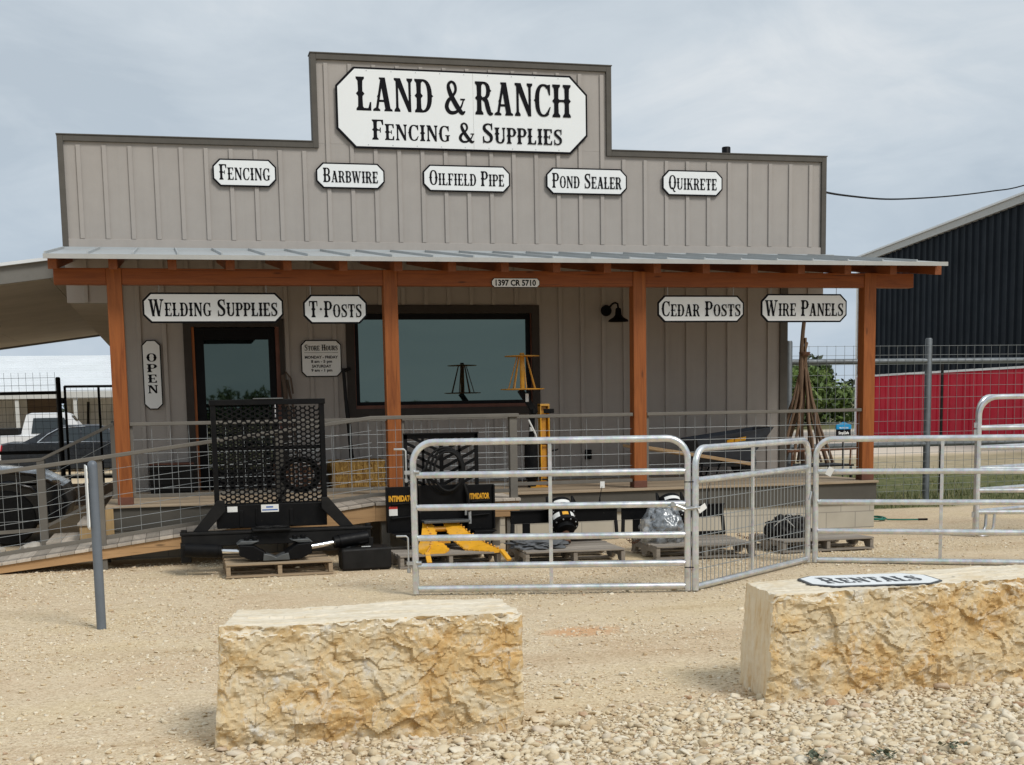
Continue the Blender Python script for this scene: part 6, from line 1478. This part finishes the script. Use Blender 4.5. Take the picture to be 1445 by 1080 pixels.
def leaf_mass(name, label, boxes, mat, n, leaf, seed):
    rg_ = np.random.default_rng(seed); V = []
    for (x, y, h, w_) in boxes:
        k = n; cl = np.stack([rg_.uniform(-.5, .5, 14) * w_ + x, rg_.uniform(-.3, .3, 14) * w_ + y, rg_.uniform(.15, .8, 14) * h], 1); id_ = rg_.integers(0, 14, k)
        d = rg_.normal(size=(k, 3)); d /= np.linalg.norm(d, axis=1)[:, None]; P = cl[id_] + d * (rg_.uniform(.3, 1, k) * .22 * w_)[:, None] * np.array([1, 1, .5 * h / w_ + .3]); P[:, 2] = np.maximum(P[:, 2], .0)
        u = rg_.normal(size=(k, 3)); u /= np.linalg.norm(u, axis=1)[:, None]; v = np.cross(u, rg_.normal(size=(k, 3))); v /= np.linalg.norm(v, axis=1)[:, None]; s_ = (leaf * rg_.uniform(.6, 1.4, k))[:, None]
        V.append(np.stack([P - u * s_, P + v * s_ * .5, P + u * s_, P - v * s_ * .5], 1).reshape(-1, 3))
    V = np.concatenate(V); me = bpy.data.meshes.new(name); me.from_pydata(V.tolist(), [], [(4 * k, 4 * k + 1, 4 * k + 2, 4 * k + 3) for k in range(len(V) // 4)]); me.materials.append(MATS[mat]); o = bpy.data.objects.new(name, me); COL.objects.link(o); tag(o, label, 'woods', kind='stuff')
random.seed(9)
leaf_mass('far_woods', 'low dark woods along the horizon', [(x, 110 + rnd(-8, 8), rnd(3.0, 4.2), rnd(6, 10)) for x in range(-40, 110, 7)], 'leaf_dark', 700, .32, 3)
leaf_mass('brush_line', 'low green brush growing along the far side of the yard', [(x, 66 + rnd(-3, 3), rnd(2.2, 3.1), rnd(4, 6)) for x in (26, 29, 32, 35, 38, 41, 44)], 'leaf', 1500, .22, 6)
leaf_mass('roadside_woods', 'dark scrub across the road, mirrored in the door and window glass', [(x, -140 + rnd(-8, 8), rnd(1.6, 2.3), rnd(6, 10)) for x in range(-30, 75, 8)] + [(7, -130, 4.3, 7), (10.5, -132, 3.9, 6), (12.8, -131, 3.4, 4)], 'leaf', 700, .30, 4)
t = thing('utility_pole', 'wooden utility pole mirrored in the door and window glass', 'pole', (10.9, -120, 0))
mb = MB(); mb.tube([(10.9, -120, 0), (10.9, -120, 8.6)], [.16, .12], 10); mb.build('shaft', 'bark', t, smooth=True)
mb = MB(); mb.box(9.9, 11.9, -120.08, -119.92, 8.0, 8.15); mb.box(10.1, 11.7, -120.08, -119.92, 7.2, 7.33); mb.build('crossarm', 'bark', t)
# grass by the fence
rg_ = np.random.default_rng(8); n = 26000
x = rg_.uniform(8.75, 17.5, n); y = rg_.uniform(.0, 10.0, n)
keep = np.array([noise.noise(Vector((a * .7, b * .7, 0))) * .9 + .5 + (.22 if b < 3.0 else -.2) > rg_.uniform(.2, .9) and not (a < 9.0 and b < .4) for a, b in zip(x, y)]); x, y = x[keep], y[keep]; n = len(x)
h = rg_.uniform(.025, .085, n) * (1 + 1.6 * (rg_.uniform(0, 1, n) > .96)); q = rg_.uniform(0, 6.28, n); w_ = rg_.uniform(.004, .009, n); lx, ly = rg_.uniform(-.5, .5, n) * h, rg_.uniform(-.5, .5, n) * h
P0 = np.stack([x - np.cos(q) * w_, y - np.sin(q) * w_, np.full(n, -.015)], 1); P1 = np.stack([x + np.cos(q) * w_, y + np.sin(q) * w_, np.full(n, -.015)], 1); P2 = np.stack([x + lx, y + ly, h], 1)
V = np.stack([P0, P1, P2], 1).reshape(-1, 3); me = bpy.data.meshes.new('grass'); me.from_pydata(V.tolist(), [], [(3 * k, 3 * k + 1, 3 * k + 2) for k in range(n)]); me.materials.append(MATS['grass_blade'])
o = bpy.data.objects.new('grass', me); COL.objects.link(o); tag(o, 'green and dry grass under the pipe fence', 'grass', kind='stuff')
# small weeds in the coarse gravel at the yard edge
rg_ = np.random.default_rng(15)
for k, (x, y, lab) in enumerate(((2.72, -12.55, 'small dusty weed sprig in the gravel nearer the short block'), (3.02, -12.60, 'small dusty weed sprig in the gravel, middle one of three'), (3.38, -12.55, 'small dusty weed sprig in the gravel under the long block'))):
    V = []; F = []
    for j in range(26):
        q = rg_.uniform(0, 6.28); l = rg_.uniform(.015, .04); p = np.array([x + rg_.normal(0, .03), y + rg_.normal(0, .025), rg_.uniform(.012, .035)]); d = np.array([math.cos(q), math.sin(q), rg_.uniform(.1, .8)]) * l; s_ = np.array([-math.sin(q), math.cos(q), 0]) * l * .35
        b = len(V); V += [p - d * .2, p + d * .4 + s_, p + d, p + d * .4 - s_]; F.append((b, b + 1, b + 2, b + 3))
    me = bpy.data.meshes.new('weed'); me.from_pydata([list(v) for v in V], [], F); me.materials.append(MATS['weed_leaf']); o = bpy.data.objects.new('weed', me); COL.objects.link(o); tag(o, lab, 'weed', 'weeds in the gravel')
